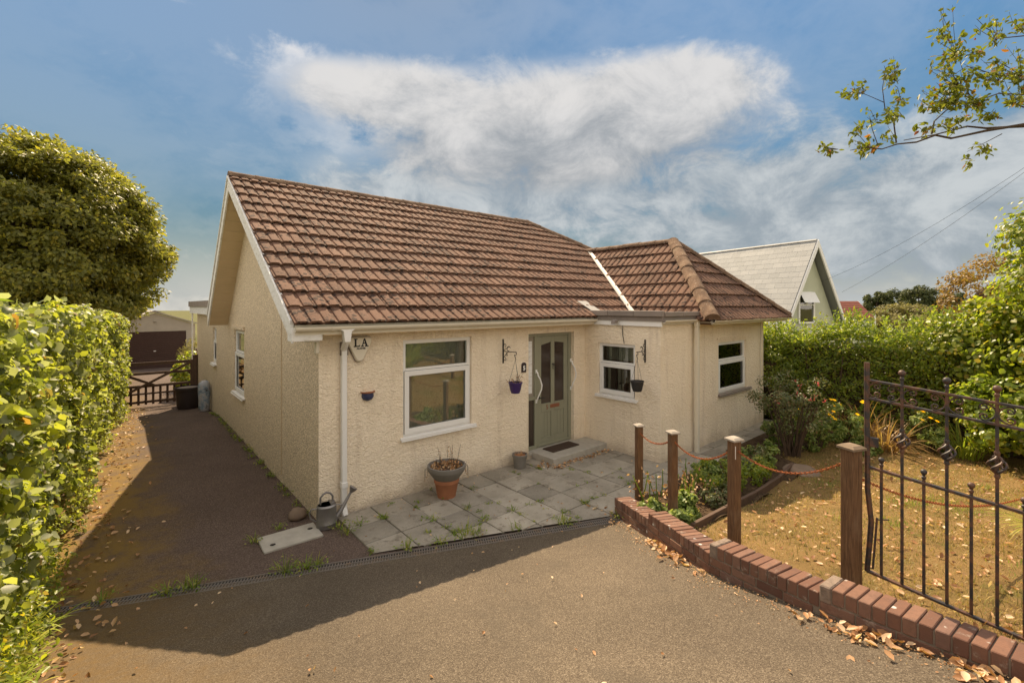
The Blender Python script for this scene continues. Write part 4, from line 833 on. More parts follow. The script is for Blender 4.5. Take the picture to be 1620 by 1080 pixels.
def pots():
    t = thing('planter', 'terracotta pot topped by a grey bowl of dead stems under the front window', 'plant pot', (1.60, -.42, .022))
    mk('lathe', [(.005, 0), (.125, .0), (.165, .20), (.175, .21), (.178, .27), (.15, .275), (.14, .2)], 28).build('terracotta_pot', M['terracotta'], t, True)
    mk('lathe', [(.10, .20), (.17, .25), (.255, .37), (.265, .385), (.265, .44), (.245, .445), (.235, .40), (.20, .36)], 32).build('bowl', M['greypot'], t, True); mk('lathe', [(.24, .40), (.0, .425)], 20).build('compost', M['compost'], t)
    b = MB(); P = []
    for q in range(46):
        a = random.random() * 6.28; r = .2 * math.sqrt(random.random()); p0 = Vector((r * math.cos(a), r * math.sin(a), .40)); big = q < 7; h = random.uniform(.22, .36) if big else random.uniform(.02, .10); p1 = p0 + Vector((random.uniform(-.06, .06), random.uniform(-.06, .06), h)); b.tube([p0, p0.lerp(p1, .5) + Vector((random.uniform(-.015, .015), 0, 0)), p1], [.003, .0025, .0015], 4)
        if big: P += [p0.lerp(p1, f) + Vector((random.uniform(-.02, .02), random.uniform(-.02, .02), 0)) for f in np.linspace(.4, 1, 6)]
    for q in range(10):
        a = random.choice([.2, 3.0, 3.3, -.2]) + random.uniform(-.3, .3); p0 = Vector((.25 * math.cos(a), .25 * math.sin(a), .44)); p1 = p0 + Vector((.05 * math.cos(a), .05 * math.sin(a), -random.uniform(.08, .2))); b.tube([p0, p0.lerp(p1, .5) + Vector((.03 * math.cos(a), .03 * math.sin(a), .04)), p1], .002, 4); P += [p1, p0.lerp(p1, .6)]
    b.build('dead_stems', M['twig'], t); P = np.array(P); leaves('dry_leaves', P, rng.normal(size=P.shape), .03, LEAF2, M['leaf_dead'], t)
    n = 160; a = rng.random(n) * 6.28; r = .22 * np.sqrt(rng.random(n)); leaves('dry_litter', np.stack([r * np.cos(a), r * np.sin(a), .415 + .03 * rng.random(n)], 1), rng.normal(size=(n, 3)) + [0, 0, 1], .05, LEAF2, M['leaf_dead'], t)
    t = thing('plant_pot', 'small grey-green plastic pot on the paving by the doorstep', 'plant pot', (3.15, -.22, .022)); mk('lathe', [(.005, 0), (.095, 0), (.118, .18), (.128, .182), (.13, .215), (.115, .217), (.108, .17)], 24).build('pot', M['greypot'], t, True); mk('lathe', [(.112, .18), (0, .195)], 16).build('compost', M['terracotta'], t)
    n = 50; a = rng.random(n) * 6.28; r = .1 * np.sqrt(rng.random(n)); blades('dry_tuft', np.stack([r * np.cos(a), r * np.sin(a), 0*a + .185], 1), a, .03 + .05 * rng.random(n), rng.random(n), .006 + 0*a, M['leaf_dead'], t)
pots()
def watering_can():
    t = thing('watering_can', 'old galvanised watering can standing at the foot of the downpipe', 'watering can', (.03, -.20, .004), math.radians(-8))
    b = MB(); pr = [(.004, 0), (.118, 0), (.12, .01), (.118, .05), (.121, .055), (.118, .06), (.113, .25), (.116, .255), (.112, .26), (.10, .275)]; b.lathe(pr, 26, (0, 0, 0), 1, .82); b.build('body', M['zinc'], t, True)
    b = MB(); b.add([(.1 * math.cos(a), .082 * math.sin(a), .275) for a in np.linspace(0, 2 * math.pi, 21)[:-1]], [tuple(range(20))]); b.build('mouth', M['void'], t); b = MB(); b.prism([(.1 * math.cos(a), .082 * math.sin(a), .276) for a in np.linspace(-1.2, 1.2, 10)], (0, 0, .018)); b.build('half_lid', M['zinc'], t)
    sp = MB(); sp.tube([(.10, .01, .07), (.17, .02, .15), (.27, .04, .30), (.30, .045, .345)], [.033, .025, .016, .015], 12); s = sp.build('spout', M['zinc'], t, True)
    ro = MB(); ro.tube([(.295, .045, .335), (.33, .05, .385), (.335, .05, .392)], [.018, .052, .05], 14); ro.build('rose', M['zinc'], s, True)
    b = MB(); b.tube([(-.07, 0, .28), (-.07, 0, .36), (-.04, 0, .40), (0, 0, .415), (.04, 0, .40), (.07, 0, .36), (.07, 0, .28)], .012, 8); b.build('top_handle', M['zinc'], t, True); b = MB(); b.tube([(-.11, 0, .24), (-.17, 0, .25), (-.195, 0, .21), (-.18, 0, .14), (-.12, 0, .09)], .009, 8); b.build('back_handle', M['zinc'], t, True); b = MB(); b.tube([(.09, 0, .25), (.2, .02, .215)], .006, 6); b.build('stay', M['zinc'], t)
watering_can()
def cover():
    t = thing('inspection_cover', 'pale worn concrete cover slab set in the drive by the watering can', 'cover', (-.38, -.20, 0), math.radians(-1.5)); mk('box', (-.31, -.20, -.05), (.31, .20, .022)).build('slab', M['concrete'], t, bevel=.006)
    for x, y in ((-.2, -.08), (.23, .05)):
        mk('lathe', [(.0, .0235), (.028, .0235), (.03, .0232)], 10, (x, y, 0)).build('lifting_eye', M['void'], t); b = MB(); b.bar((x - .025, y, .026), (x + .025, y + .006, .026), .007, .006); b.build('lifting_bar', M['drain'], t)
cover()
def rock():
    b = MB(); b.ball((0, 0, .05), .11, 14, 9); v = np.array(b.v); k = 1 + .16 * vnoise(v * 9, 1.2, 3); v = v * k[:, None] * np.array([1, .8, .72]); b.v = [tuple(p) for p in v]; o = b.build('stone', M['stone'], None, True); o.location = (-.17, .26, 0.02); tag(o, 'rounded brown stone on the drive by the house corner', 'stone')
rock()
def tub():
    z = g(-.35, 9.9); t = thing('garden_tub', 'dark round plastic tub standing against the side wall by the gate', 'tub', (-.40, 9.85, z)); mk('lathe', [(.005, 0), (.24, 0), (.27, .10), (.29, .52), (.315, .53), (.32, .60), (.29, .61), (.28, .54)], 28).build('body', M['tubm'], t, True); mk('lathe', [(.285, .58), (.0, .60)], 20).build('lid', M['lead'], t, True)
    z = g(-.2, 8.7); t = thing('compost_sack', 'grey and blue plastic sack stood upright beside the dark tub', 'sack', (-.16, 8.7, z)); t.scale = (.82, .82, .85); b = MB(); b.lathe([(.02, 0), (.13, .02), (.165, .12), (.16, .4), (.17, .6), (.165, .8), (.14, .9), (.06, .96), (.01, .965)], 22); v = np.array(b.v); k = 1 + .09 * vnoise(v * 4, 1.2, 8); v[:, :2] *= k[:, None]; b.v = [tuple(p) for p in v]; b.build('sack', M['sack'], t, True)
tub()

# ------------------------------------------------------------------ brick edging wall, posts, chains, iron gate
def brick_wall():
    bw = thing('brick_wall', 'low stepped red brick wall with brick-on-edge coping beside the driveway', 'wall', (WALL[0][0], WALL[0][1], 0)); org = Vector(bw.location)
    tops = [(.20, .350), (.415, .53), (.612, .675), (.735, .90)]; ends = WALL[1:]
    for s in range(4):
        a = Vector((*WALL[s], 0)); e = Vector((*WALL[s+1], 0)); d = e - a; Ls = d.length; t = d / Ls; n = Vector((-t.y, t.x, 0))        # n points to the lawn side
        z0, z1 = tops[s]; sl = (z1 - z0) / Ls; t3 = t + Vector((0, 0, sl)); zz = Vector((0, 0, 1))
        cnt = int(round(Ls / .075)); pit = Ls / cnt
        co = MB(); co.obox(a + n * .008 + t * .006 + zz * (z0 - .65), t3 * (Ls - .008), n * .199, zz * .635); co.v = [tuple(Vector(p) - org) for p in co.v]; co.build('mortar', M['mortar'], bw)
        m1 = MB(); m1.obox((0, 0, 0), t3 * (pit - .009), n * .215, zz * .1025); cme = m1.mesh('brick', bevel=.005); cme.materials.append(M['brick'])
        k0 = 1 if s else 0
        if s:
            m2 = MB(); m2.obox(a + zz * (z0 - .115) - org - t * .004, t3 * (pit * .95), n * .215, zz * .118); m2.build('mortar_fillet', M['mortarcap'] if s > 1 else M['brick'], bw, bevel=.008)
        for k in range(k0, cnt):
            o = link('brick', cme, None, bw); o.location = a + t3 * (k * pit) + zz * (z0 - .1025 + random.uniform(-.003, .003)) + n * random.uniform(-.004, .004) - org; o.rotation_euler = (0, 0, random.gauss(0, .012))
        m3 = MB(); m3.obox((0, 0, 0), t3 * .205, n * .1, zz * .065); sme = m3.mesh('brick', bevel=.004); sme.materials.append(M['brick'])
        for r in range(3):
            zo = z0 - .1025 - .010 - .065 - r * .075; k = -.1075 if r % 2 else 0.
            while k < Ls - .05:
                u0 = max(k, 0); u1 = min(k + .205, Ls - .002); zt = zo + sl * u1 + .065; p = a + t * u1
                if u1 - u0 > .04 and zt > g(p.x, p.y) - .0:
                    me = sme
                    if u1 - u0 < .2: m4 = MB(); m4.obox((0, 0, 0), t3 * (u1 - u0), n * .1, zz * .065); me = m4.mesh('brick', bevel=.004); me.materials.append(M['brick'])
                    o = link('brick', me, None, bw); o.location = a + t3 * u0 + zz * zo + n * random.uniform(-.002, .003) - org
                    if s == 0 or r == 0:
                        o2 = link('brick', me, None, bw); o2.location = o.location + n * .116
                k += .215
        if s == 0:      # far end
            for r in range(3): m5 = MB(); m5.obox(a + zz * (z0 - .1775 - r * .075) - org - t * .004, n * .1025, t * .1, zz * .065); 
brick_wall()
POSTS = [((3.40, -2.34), 1.10, .082), ((2.94, -3.10), 1.25, .084), ((2.53, -3.97), 1.44, .088), ((2.28, -4.94), 1.64, .098), ((6.1, -6.2), 1.15, .09)]
def posts():
    labs = ['square brown timber post where the brick wall begins by the patio', 'square brown timber post between the patio end post and the pale-capped post', 'square brown timber post with a pale cap and a white drip down its face', 'stout weathered timber post with a split top beside the iron gate', 'timber post on the far lawn holding the end of the last chain']
    ats = []
    for i, ((x, y), zt, w_) in enumerate(POSTS):
        z0 = g(x, y) - .12; t = thing('fence_post', labs[i], 'post', (x, y, z0), math.radians(random.uniform(-4, 4) - 22), 'timber chain posts along the brick wall'); h = zt - z0
        mk('box', (-w_/2, -w_/2, 0), (w_/2, w_/2, h - .03)).build('shaft', M['post'], t, bevel=.005)
        c = MB(); q = w_/2 + .018; q2 = w_ / 2 - .006; c.add([(-q,-q,h-.028),(q,-q,h-.028),(q,q,h-.028),(-q,q,h-.028),(-q,-q,h-.012),(q,-q,h-.012),(q,q,h-.012),(-q,q,h-.012),(-q2,-q2,h+.004),(q2,-q2,h+.004),(q2,q2,h+.004),(-q2,q2,h+.004)], [(3,2,1,0),(0,1,5,4),(1,2,6,5),(2,3,7,6),(3,0,4,7),(4,5,9,8),(5,6,10,9),(6,7,11,10),(7,4,8,11),(8,9,10,11)]); c.build('cap', M['cap'] if i != 3 else M['cap2'], t)
        if i == 2: mk('box', (-w_/2 + .008, -w_/2 - .0025, h - .19), (-w_/2 + .014, -w_/2 + .004, h - .07)).build('paint_drip', M['white'], t)
        ats.append(Vector((x, y, zt - .10)))
    def chain(a, b, sag, lab):
        a, b = Vector(a), Vector(b); Lc = (b - a).length * 1.02 + sag * .3; n = int(Lc / .022); mid = MB(); pts = [a.lerp(b, k / n) - Vector((0, 0, sag * (1 - (2 * k / n - 1) ** 2))) for k in range(n + 1)]
        for k in range(n):
            p, q = pts[k], pts[k+1]; d = (q - p).normalized(); s = d.cross(Vector((0, 0, 1))).normalized(); u = s if k % 2 else s.cross(d); c = (p + q) / 2; r = (q - p).length * .78
            ring = [c + d * (r * math.cos(a_)) + u * (.0085 * math.sin(a_)) for a_ in np.linspace(0, 2 * math.pi, 9)]; mid.tube(ring, .0034, 4, False)
        tag(mid.build('chain', M['rust'], None), lab, 'chain', 'rusty chains slung between the posts')
    chain(ats[0], ats[1], .10, 'rusty orange chain slung between the patio end post and its neighbour')
    chain(ats[1], ats[2], .16, 'rusty orange chain sagging to the post with the white drip')
    chain(ats[2], ats[3], .17, 'long rusty orange chain from the white-dripped post to the split-topped post')
    chain(ats[3] - Vector((0, 0, .12)), (6.1, -6.2, 1.02), .36, 'rusty chain hanging behind the iron gate over the lawn')
posts()
def iron_gate():
    X = 2.35; y0 = -5.02; sag = -.075 / .75        # rails fall slightly towards the hinge
    t = thing('iron_gate', 'open black wrought iron gate with scrolls, ball finials and twisted basket bars', 'gate', (X, y0, .71)); m = M['gateiron']; org = Vector((X, y0, .71)); Lg = 1.6
    P = lambda u, z: (0, -u, z + sag * u)                # u = distance along the gate from the latch end
    def bar(n_, a, b, w_, parent=t, h=None): bb = MB(); bb.bar(a, b, w_, h or w_, (1, 0, 0)); return bb.build(n_, m, parent, bevel=.002)
    st = MB(); st.tube([P(.0, 1.55), P(.0, 1.2), P(.004, .6), P(.025, .38), P(.018, .25), P(0, 0)], .018, 8); st.build('stile', m, t, True)
    bar('rail', P(.0, 1.42), P(Lg, 1.42), .016, h=.03); bar('rail', P(.0, 1.285), P(Lg, 1.285), .016, h=.03); bar('rail', P(.0, .775), P(Lg, .775), .018, h=.03); bar('rail', P(0, 0), P(Lg, 0), .016, h=.03)
    pit = .1165; k = 0; u = .085
    while u < Lg - .05:
        tall = k % 2 == 1
        if tall:
            o = bar('bar', P(u, .01), P(u, 1.47), .0175); b = MB(); zc = 1.03
            for q in range(4):
                b.tube([Vector(P(u, zc + s * .058)) + Vector((math.cos(q * 1.57 + s * 1.7) * .043 * math.cos(s * 1.5), math.sin(q * 1.57 + s * 1.7) * .043 * math.cos(s * 1.5), 0)) for s in np.linspace(-1, 1, 9)], .0075, 5)
            b.lathe([(.0, -.085), (.013, -.085), (.016, -.075), (.013, -.06), (0, -.06)], 8, P(u, zc)); b.lathe([(.0, .06), (.013, .06), (.016, .075), (.013, .085), (0, .085)], 8, P(u, zc)); b.build('basket', m, o, True)
            b = MB(); b.lathe([(.008, 1.46), (.014, 1.468), (.014, 1.478), (.009, 1.484), (.012, 1.492)], 10, (0, -u, sag * u)); b.ball(P(u, 1.512), .0225, 12, 8); b.build('finial', m, o, True)
        else:
            o = bar('bar', P(u, .01), P(u, .80), .017); b = MB(); b.lathe([(.008, .80), (.0135, .81), (.0135, .82), (.008, .826), (.011, .834)], 10, (0, -u, sag * u)); b.ball(P(u, .853), .0195, 12, 8); b.build('finial', m, o, True)
        k += 1; u += pit
    # C scrolls in the top panel, back to back at each tall bar
    cs = [0.0] + [.085 + pit * (2 * j + 1) for j in range(7)]
    for j, uc in enumerate(cs):
        for sgn in ((1,) if j == 0 else (-1, 1)):
            if uc + sgn * .09 > Lg: continue
            b = MB(); zc = 1.3525; U = Vector((0, -sgn, 0)); c = Vector(P(uc + sgn * .045, zc)); Zv = Vector((0, 0, 1))
            pts = []
            for a_ in np.linspace(0, 1, 26):
                # a "3"-shaped C scroll: outer bow against the bar, both ends curling in
                th = math.radians(110 + 140 * a_) ; pts.append(c + U * (.052 * math.cos(th) + .012) + Zv * (.052 * math.sin(th)))
            b.tube(pts, .006, 5); top, bot = pts[0], pts[-1]
            for q, s in ((top, 1), (bot, -1)):
                c2 = q + U * .018 - Zv * (s * .019); b.tube([c2 + U * (r * math.cos(al)) + Zv * (s * r * math.sin(al)) for al, r in [(math.radians(135 - 36 * i), .027 - .0017 * i) for i in range(14)]], .0056, 5)
            b.build('scroll', m, t, True)
    bar('drop_bolt', P(.035, .03), P(.060, .42), .013); bar('bolt_handle', (.0, -.062, .40), (.10, -.11, .385), .009); b = MB(); b.box((-.02, -.07, .93), (.006, -.018, 1.0)); b.build('latch', m, t, bevel=.003)
iron_gate()

# ------------------------------------------------------------------ timber gate, garage
def timber_gate():
    y = 11.45; z = g(-1, y) + .03; t = thing('timber_gate', 'dark timber gate with crossed braces and a picket lower half beside the house', 'gate', (-2.25, y, z)); m = M['darkwood']; W = 2.12
    def b(n_, a, c, w_, h): q = MB(); q.bar(a, c, w_, h); return q.build(n_, m, t)
    for zz, h in ((1.24, .09), (.95, .07), (.58, .075), (.36, .05), (.12, .07)): b('rail', (0, 0, zz), (W, 0, zz), .045, h)
    b('brace', (.05, -.045, .14), (W - .05, -.045, 1.22), .03, .07); b('brace', (.05, -.075, 1.18), (W * .55, -.075, .60), .03, .07); b('stile', (.03, 0, .05), (.03, 0, 1.29), .07, .08)
    b('stile', (W - .03, 0, .05), (W - .03, 0, 1.29), .07, .08)
    for k in range(12): x = .12 + k * (W - .24) / 11; b('picket', (x, .035, .03), (x, .035, .60), .06, .02)
    p = thing('gate_post', 'dark square gate post against the house wall', 'post', (-.07, y, z - .1)); mk('box', (-.06, -.06, 0), (.06, .06, 1.5)).build('shaft', m, p, bevel=.01); mk('box', (-.07, -.07, 1.5), (.07, .07, 1.53)).build('cap', m, p)
timber_gate()
def garage():
    y = 24.6; z = g(-.5, y) - .02; t = thing('garage', 'pale concrete garage with a low apex roof and a brown ribbed door', 'garage', (-.45, y, z)); W = 1.75; H = 2.3; A = 2.92
    mk('prism', [(-W, .01, 0), (-1.35, .01, 0), (-1.35, .01, 1.95), (1.35, .01, 1.95), (1.35, .01, 0), (W, .01, 0), (W, .01, H), (0, .01, A), (-W, .01, H)], (0, .12, 0)).build('front_wall', M['garwall'], t)
    mk('box', (-W, .14, 0), (-W + .1, 6, H)).build('side_wall', M['garwall'], t); mk('box', (W - .1, .14, 0), (W, 6, H)).build('side_wall', M['garwall'], t)
    b = MB()
    for s in (-1, 1): b.prism([(0, -.1, A + .05), (s * (W + .12), -.1, H + .0), (s * (W + .12), -.1, H + .06), (0, -.1, A + .11)], (0, 6.2, 0))
    b.build('roof', M['garwall'], t); mk('prism', [(-.55, -.12, A - .08), (.55, -.12, A - .08), (.3, -.12, A + .13), (-.3, -.12, A + .13)][:0] or [(-.5, -.115, A - .02), (0, -.115, A + .14), (.5, -.115, A - .02), (0, -.115, A + .09)], (0, .015, 0)).build('verge_trim', M['lead'], t)
    d = MB(); d.box((-1.35, .06, 0), (1.35, .09, 1.95))
    for k in range(18): d.box((-1.34, .035, .02 + k * .107), (1.34, .06, .105 + k * .107))
    d = d.build('door', M['gardoor'], t); mk('box', (-.05, .015, .9), (.05, .035, .94)).build('handle', M['white'], d); mk('lathe', [(.0, 0), (.07, .0), (.06, .02)], 10, (0, 0, 2.45)).build('vent', M['lead'], t)
garage()

# ------------------------------------------------------------------ houses beyond
def neighbour():
    # gable faces right of the view; ridge runs away to the left
    fy = math.radians(40.63); R_ = Vector((math.cos(fy), -math.sin(fy), 0)); F_ = Vector((math.sin(fy), math.cos(fy), 0))
    def W_(px, Yd, z): p = Vector(CAM) + F_ * Yd + R_ * ((px - 810) / 725 * Yd); return Vector((p.x, p.y, z))
    Yd = 19.; apex = W_(1293, Yd, 2.68 + 104 / 725 * Yd); az_ = math.radians(-28); rd = F_ * math.cos(az_) + R_ * math.sin(az_); gd = Vector((rd.y, -rd.x, 0))      # ridge direction (away), gable direction (to the right)
    base = Vector((apex.x, apex.y, g(apex.x, apex.y))); H = apex.z - base.z; hw = 2.75; ez = H - 4.45; Lr = 9.
    rz = math.atan2(gd.y, gd.x); t = thing('neighbour_house', 'pale green house with a steep grey slate roof beyond the hedge', 'house', base, rz)
    # local: x = gable direction, y = ridge direction
    mk('prism', [(-hw + .25, .3, -1.5), (hw - .25, .3, -1.5), (hw - .25, .3, ez), (0, .3, H - .25), (-hw + .25, .3, ez)], (0, .15, 0)).build('gable_wall', M['nwall'], t)
    mk('box', (-hw + .25, .46, -1.5), (-hw + .4, Lr, ez)).build('side_wall', M['nwall'], t); mk('box', (hw - .4, .46, -1.5), (hw - .25, Lr, ez)).build('side_wall', M['nwall'], t)
    sl = math.hypot(hw, H - ez); r = MB()
    for s in (-1, 1): r.prism([(0, 0, H - .03), (s * hw, 0, ez - .03), (s * hw, 0, ez - .1), (0, 0, H - .1)], (0, Lr, 0))
    rf = r.build('roof', M['slate'], t)
    dv = Vector((hw, 0, H - ez)) / sl; nv = Vector((-(H - ez), 0, hw)) / sl; rows = 20; gr = sl / rows; cw = .42; n = int(Lr / cw); cnt = 0
    s0 = MB(); s0.obox((0, 0, 0), (0, cw - .004, 0), dv * (gr * 1.04), nv * .022); sme = s0.mesh('slate'); sme.materials.append(M['slate'])
    s1 = MB(); s1.obox((0, 0, 0), (0, cw * .5 - .004, 0), dv * (gr * 1.04), nv * .022); hme = s1.mesh('slate'); hme.materials.append(M['slate'])
    for j in range(rows):
        if j % 2: o = link('slate', hme, None, rf); o.location = Vector((-hw, 0, ez)) + dv * (j * gr) + nv * .02; o.rotation_euler = (0, .012, 0)
        for i in range(n):
            off = cw * .5 * (j % 2); p = Vector((-hw, i * cw + off, ez)) + dv * (j * gr) + nv * .002
            if cnt < 290 and i < 14: o = link('slate', sme, None, rf); o.location = p + nv * .018; o.rotation_euler = (0, .012, 0); cnt += 1
    for s in (-1, 1): q = MB(); q.prism([(0, -.06, H + .02), (s * (hw + .03), -.06, ez - .03), (s * (hw + .03), -.06, ez - .27), (0, -.06, H - .28)], (0, .05, 0)); q.build('bargeboard', M['white'], t)
    for k in range(12): mk('prism', [(-.09, k * .75 + .01, H + .0), (0, k * .75 + .01, H + .06), (.09, k * .75 + .01, H + .0)], (0, .74, 0)).build('ridge_tile', M['slate'], rf)
    wn = MB()
    for (a, c0, e, f_) in ((-.75, 2.45 - .15, .1, 2.50 - .15), (-.75, 1.2, -.69, 2.35), (.04, 1.2, .1, 2.35), (-.69, 1.2, .04, 1.26), (-.36, 1.9, -.30, 2.3), (-.69, 1.85, .04, 1.90)): wn.box((a, .24, c0 + .1), (e, .32, f_ + .1))
    wn = wn.build('window', M['white'], t); wn.location = (.15, 0, H - 4.95); wn.scale = (1.35, 1, 1.15); mk('box', (-.69, .285, 1.36), (.04, .295, 2.4)).build('pane', M['glass'], wn); q = MB(); q.obox((-.72, .22, 2.42), (.8, 0, 0), (0, -.20, -.36), (0, .02, .02)); q.build('open_casement', M['white'], wn)
    # second house farther off: red roof and a white verge
    Yd = 34.; p = W_(1352, Yd, 0); b0 = Vector((p.x, p.y, g(p.x, p.y))); t2 = thing('red_roofed_house', 'distant house with a dark red tiled roof and white verge', 'house', b0, -fy); zt = 2.68 + 6 / 725 * Yd - b0.z; zb = 2.68 - 20 / 725 * Yd - b0.z
    rr = MB(); rr.prism([(-1.7, 0, zb), (1.45, 0, zb), (1.45, 1.6, zt), (-1.7, 1.6, zt)], (0, .0, .06)); nr = 7
    for j in range(nr): f0 = j / nr; rr.obox((-1.7, 1.6 * f0, zb + (zt - zb) * f0 + .07), (3.15, 0, 0), (0, 1.6 / nr, (zt - zb) / nr - .02), (0, 0, .05))
    rr.build('roof', M['redroof'], t2); mk('box', (-1.6, .15, -2), (1.4, 3.0, zb)).build('wall', M['nwall'], t2); mk('obox', (1.45, -.05, zb - .7), (.1, 0, 0), (0, 1.7, zt - zb + .7), (0, 0, .12)).build('bargeboard', M['white'], t2); mk('box', (1.47, -.03, -2), (1.56, .06, zb + .3)).build('corner_board', M['white'], t2)
    return W_
W_ = neighbour()
def wires():
    for i, (pa, ya, pb, yb, sag, lab) in enumerate(((1332, 462, 1680, 228, .5, 'lower of two thin cables sagging down across the sky to the slate-roofed house'), (1300, 445, 1680, 225, .7, 'upper thin cable crossing the sky above the slate-roofed house'))):
        a = W_(pa, 19.5, 2.68 + (484 - ya) / 725 * 19.5); b = W_(pb, 11, 2.68 + (484 - yb) / 725 * 11); pts = [a.lerp(b, k / 16) - Vector((0, 0, sag * (1 - (k / 8 - 1) ** 2) * .4)) for k in range(17)]; tag(mk('tube', pts, .0042, 5).build('overhead_cable', M['wire']), lab, 'cable', 'overhead cables')
wires()
# ------------------------------------------------------------------ planting
def hedge_left():
    r = np.random.default_rng(11); t = thing('hedge', 'tall broad-leaved hedge lining the left side of the drive', 'hedge', (-3.0, 3.0, 0))
    L0, L1 = -6.2, 11.6; org = np.array(t.location)
    def face(y): return -2.50 + .05 * np.sin(y * .9) + .66 * np.clip(y / 11, 0, 1)
    def top(y): return 2.62 - .34 * np.clip(y / 11.5, 0, 1) + .05 * np.sin(y * 1.7) + .05 * np.sin(y * 4.1 + 1) + .03 * np.sin(y * 9.7)
    n = 80000; y = L0 + (L1 - L0) * r.random(n) ** .92; u = r.random(n)
    onface = r.random(n) < .72; gz = G(np.full(n, -2.3), y); T = top(y); zz = np.where(onface, gz + (T - gz) * u ** .9, T)
    x0 = np.where(onface, 0., 1.5 * r.random(n))
    lumpy = .15 * vnoise(np.stack([y, zz, x0], 1), 3.2, 4) + .12 * vnoise(np.stack([y, zz, 0*y], 1), 7, 6)
    depth = r.exponential(.07, n); x = np.where(onface, face(y) + .02 + lumpy - depth + .06 * np.sin(np.clip(u, 0, 1) * 3.1), face(y) - x0)
    z = np.where(onface, zz, T + lumpy - depth * .8); x = np.where(onface & (u < .12), x + .05 * (.12 - u) / .12, x)
    p = np.stack([x, y, z], 1); nr = np.where(onface[:, None], np.array([.65, .05, .5]), np.array([.15, 0, 1.])) + r.normal(size=(n, 3)) * .75
    tip = r.normal(size=(n, 3)) * .7 + np.array([.25, 0, -.65]); size = (.034 + .070 * r.random(n) ** 2.0) * np.where(z - gz < .5, .72, 1.)
    size = np.where((y < 1.2) & (z > 1.5) & (r.random(n) < .08), size * 1.35, size); vis = (y > -3.6)
    dist = np.linalg.norm(p - np.array(CAM), axis=1); size = np.minimum(size, .040 * dist); sc_ = np.where(vis & (depth < .035) & onface, size / dist, 0); idx = np.argsort(-sc_)[:300]; keep = np.ones(n, bool); keep[idx] = False
    nearm = keep & (dist < 4.2); keep = keep & ~nearm; leaves('near_foliage', p[nearm] - org, nr[nearm], size[nearm], LEAFR, M['leaf_hazel'], t, tip[nearm]); leaves('foliage', p[keep] - org, nr[keep], size[keep], LEAF6, M['leaf_hazel'], t, tip[keep]); leaf_parts(p[idx], nr[idx], size[idx], LEAFR, M['leaf_hazel'], t, tip[idx])
    b = MB(); ys = np.arange(L0 + .1, L1, .25)
    for yy in ys:
        z0 = g(-2.6, yy); p0 = Vector((-2.95 + .05 * max(yy, 0) + random.uniform(-.15, .05), yy, z0 - .05)) - Vector(org)
        for q in range(3): p1 = p0 + Vector((random.uniform(-.3, .22), random.uniform(-.35, .35), random.uniform(1.2, 2.1))); b.tube([p0, p0.lerp(p1, .5) + Vector((random.uniform(-.06, .06), random.uniform(-.06, .06), 0)), p1], [.016, .012, .006], 5)
    kind(b.build('stems', M['twig'], t), 'stuff')
    V = []; F = []; ys = np.arange(L0, L1 + .3, .3)
    for k, yy in enumerate(ys):
        f = float(face(yy)); V += [(f - .30, yy, g(f, yy) - .05), (f - .26, yy, float(top(yy)) - .24), (f - 1.2, yy, float(top(yy)) - .24), (f - 1.2, yy, g(f, yy) - .05)]
        if k: q = 4*(k-1); F += [(q+i, q+4+i, q+4+(i+1) % 4, q+(i+1) % 4) for i in range(4)]
    b = MB(); b.add([Vector(v) - Vector(org) for v in V], F + [(0, 1, 2, 3), tuple(len(V) - 4 + i for i in range(4))[::-1]]); b.build('solid_core', M['twig'], t)  # solid core added behind the leaves so the hedge is not see-through
    # long shoot rising above the hedge
    b = MB(); b.tube([Vector((-2.85, -1.7, 2.4)) - Vector(org), Vector((-2.62, -1.6, 2.62)) - Vector(org), Vector((-2.50, -1.5, 2.72)) - Vector(org)], [.006, .005, .003], 5); b.build('shoot', M['twig'], t); pp = np.array([(-2.55, -1.55, 2.70), (-2.52, -1.52, 2.72), (-2.58, -1.56, 2.68)]); leaf_parts(pp, np.array([(.2, 0, 1), (.1, .2, 1), (0, 0, 1.)]), np.array([.10, .13, .09]), LEAF4, M['leaf_bush'], t, np.array([(.7, .6, -.1), (.9, -.3, -.3), (-.8, .2, .1)]))
hedge_left()
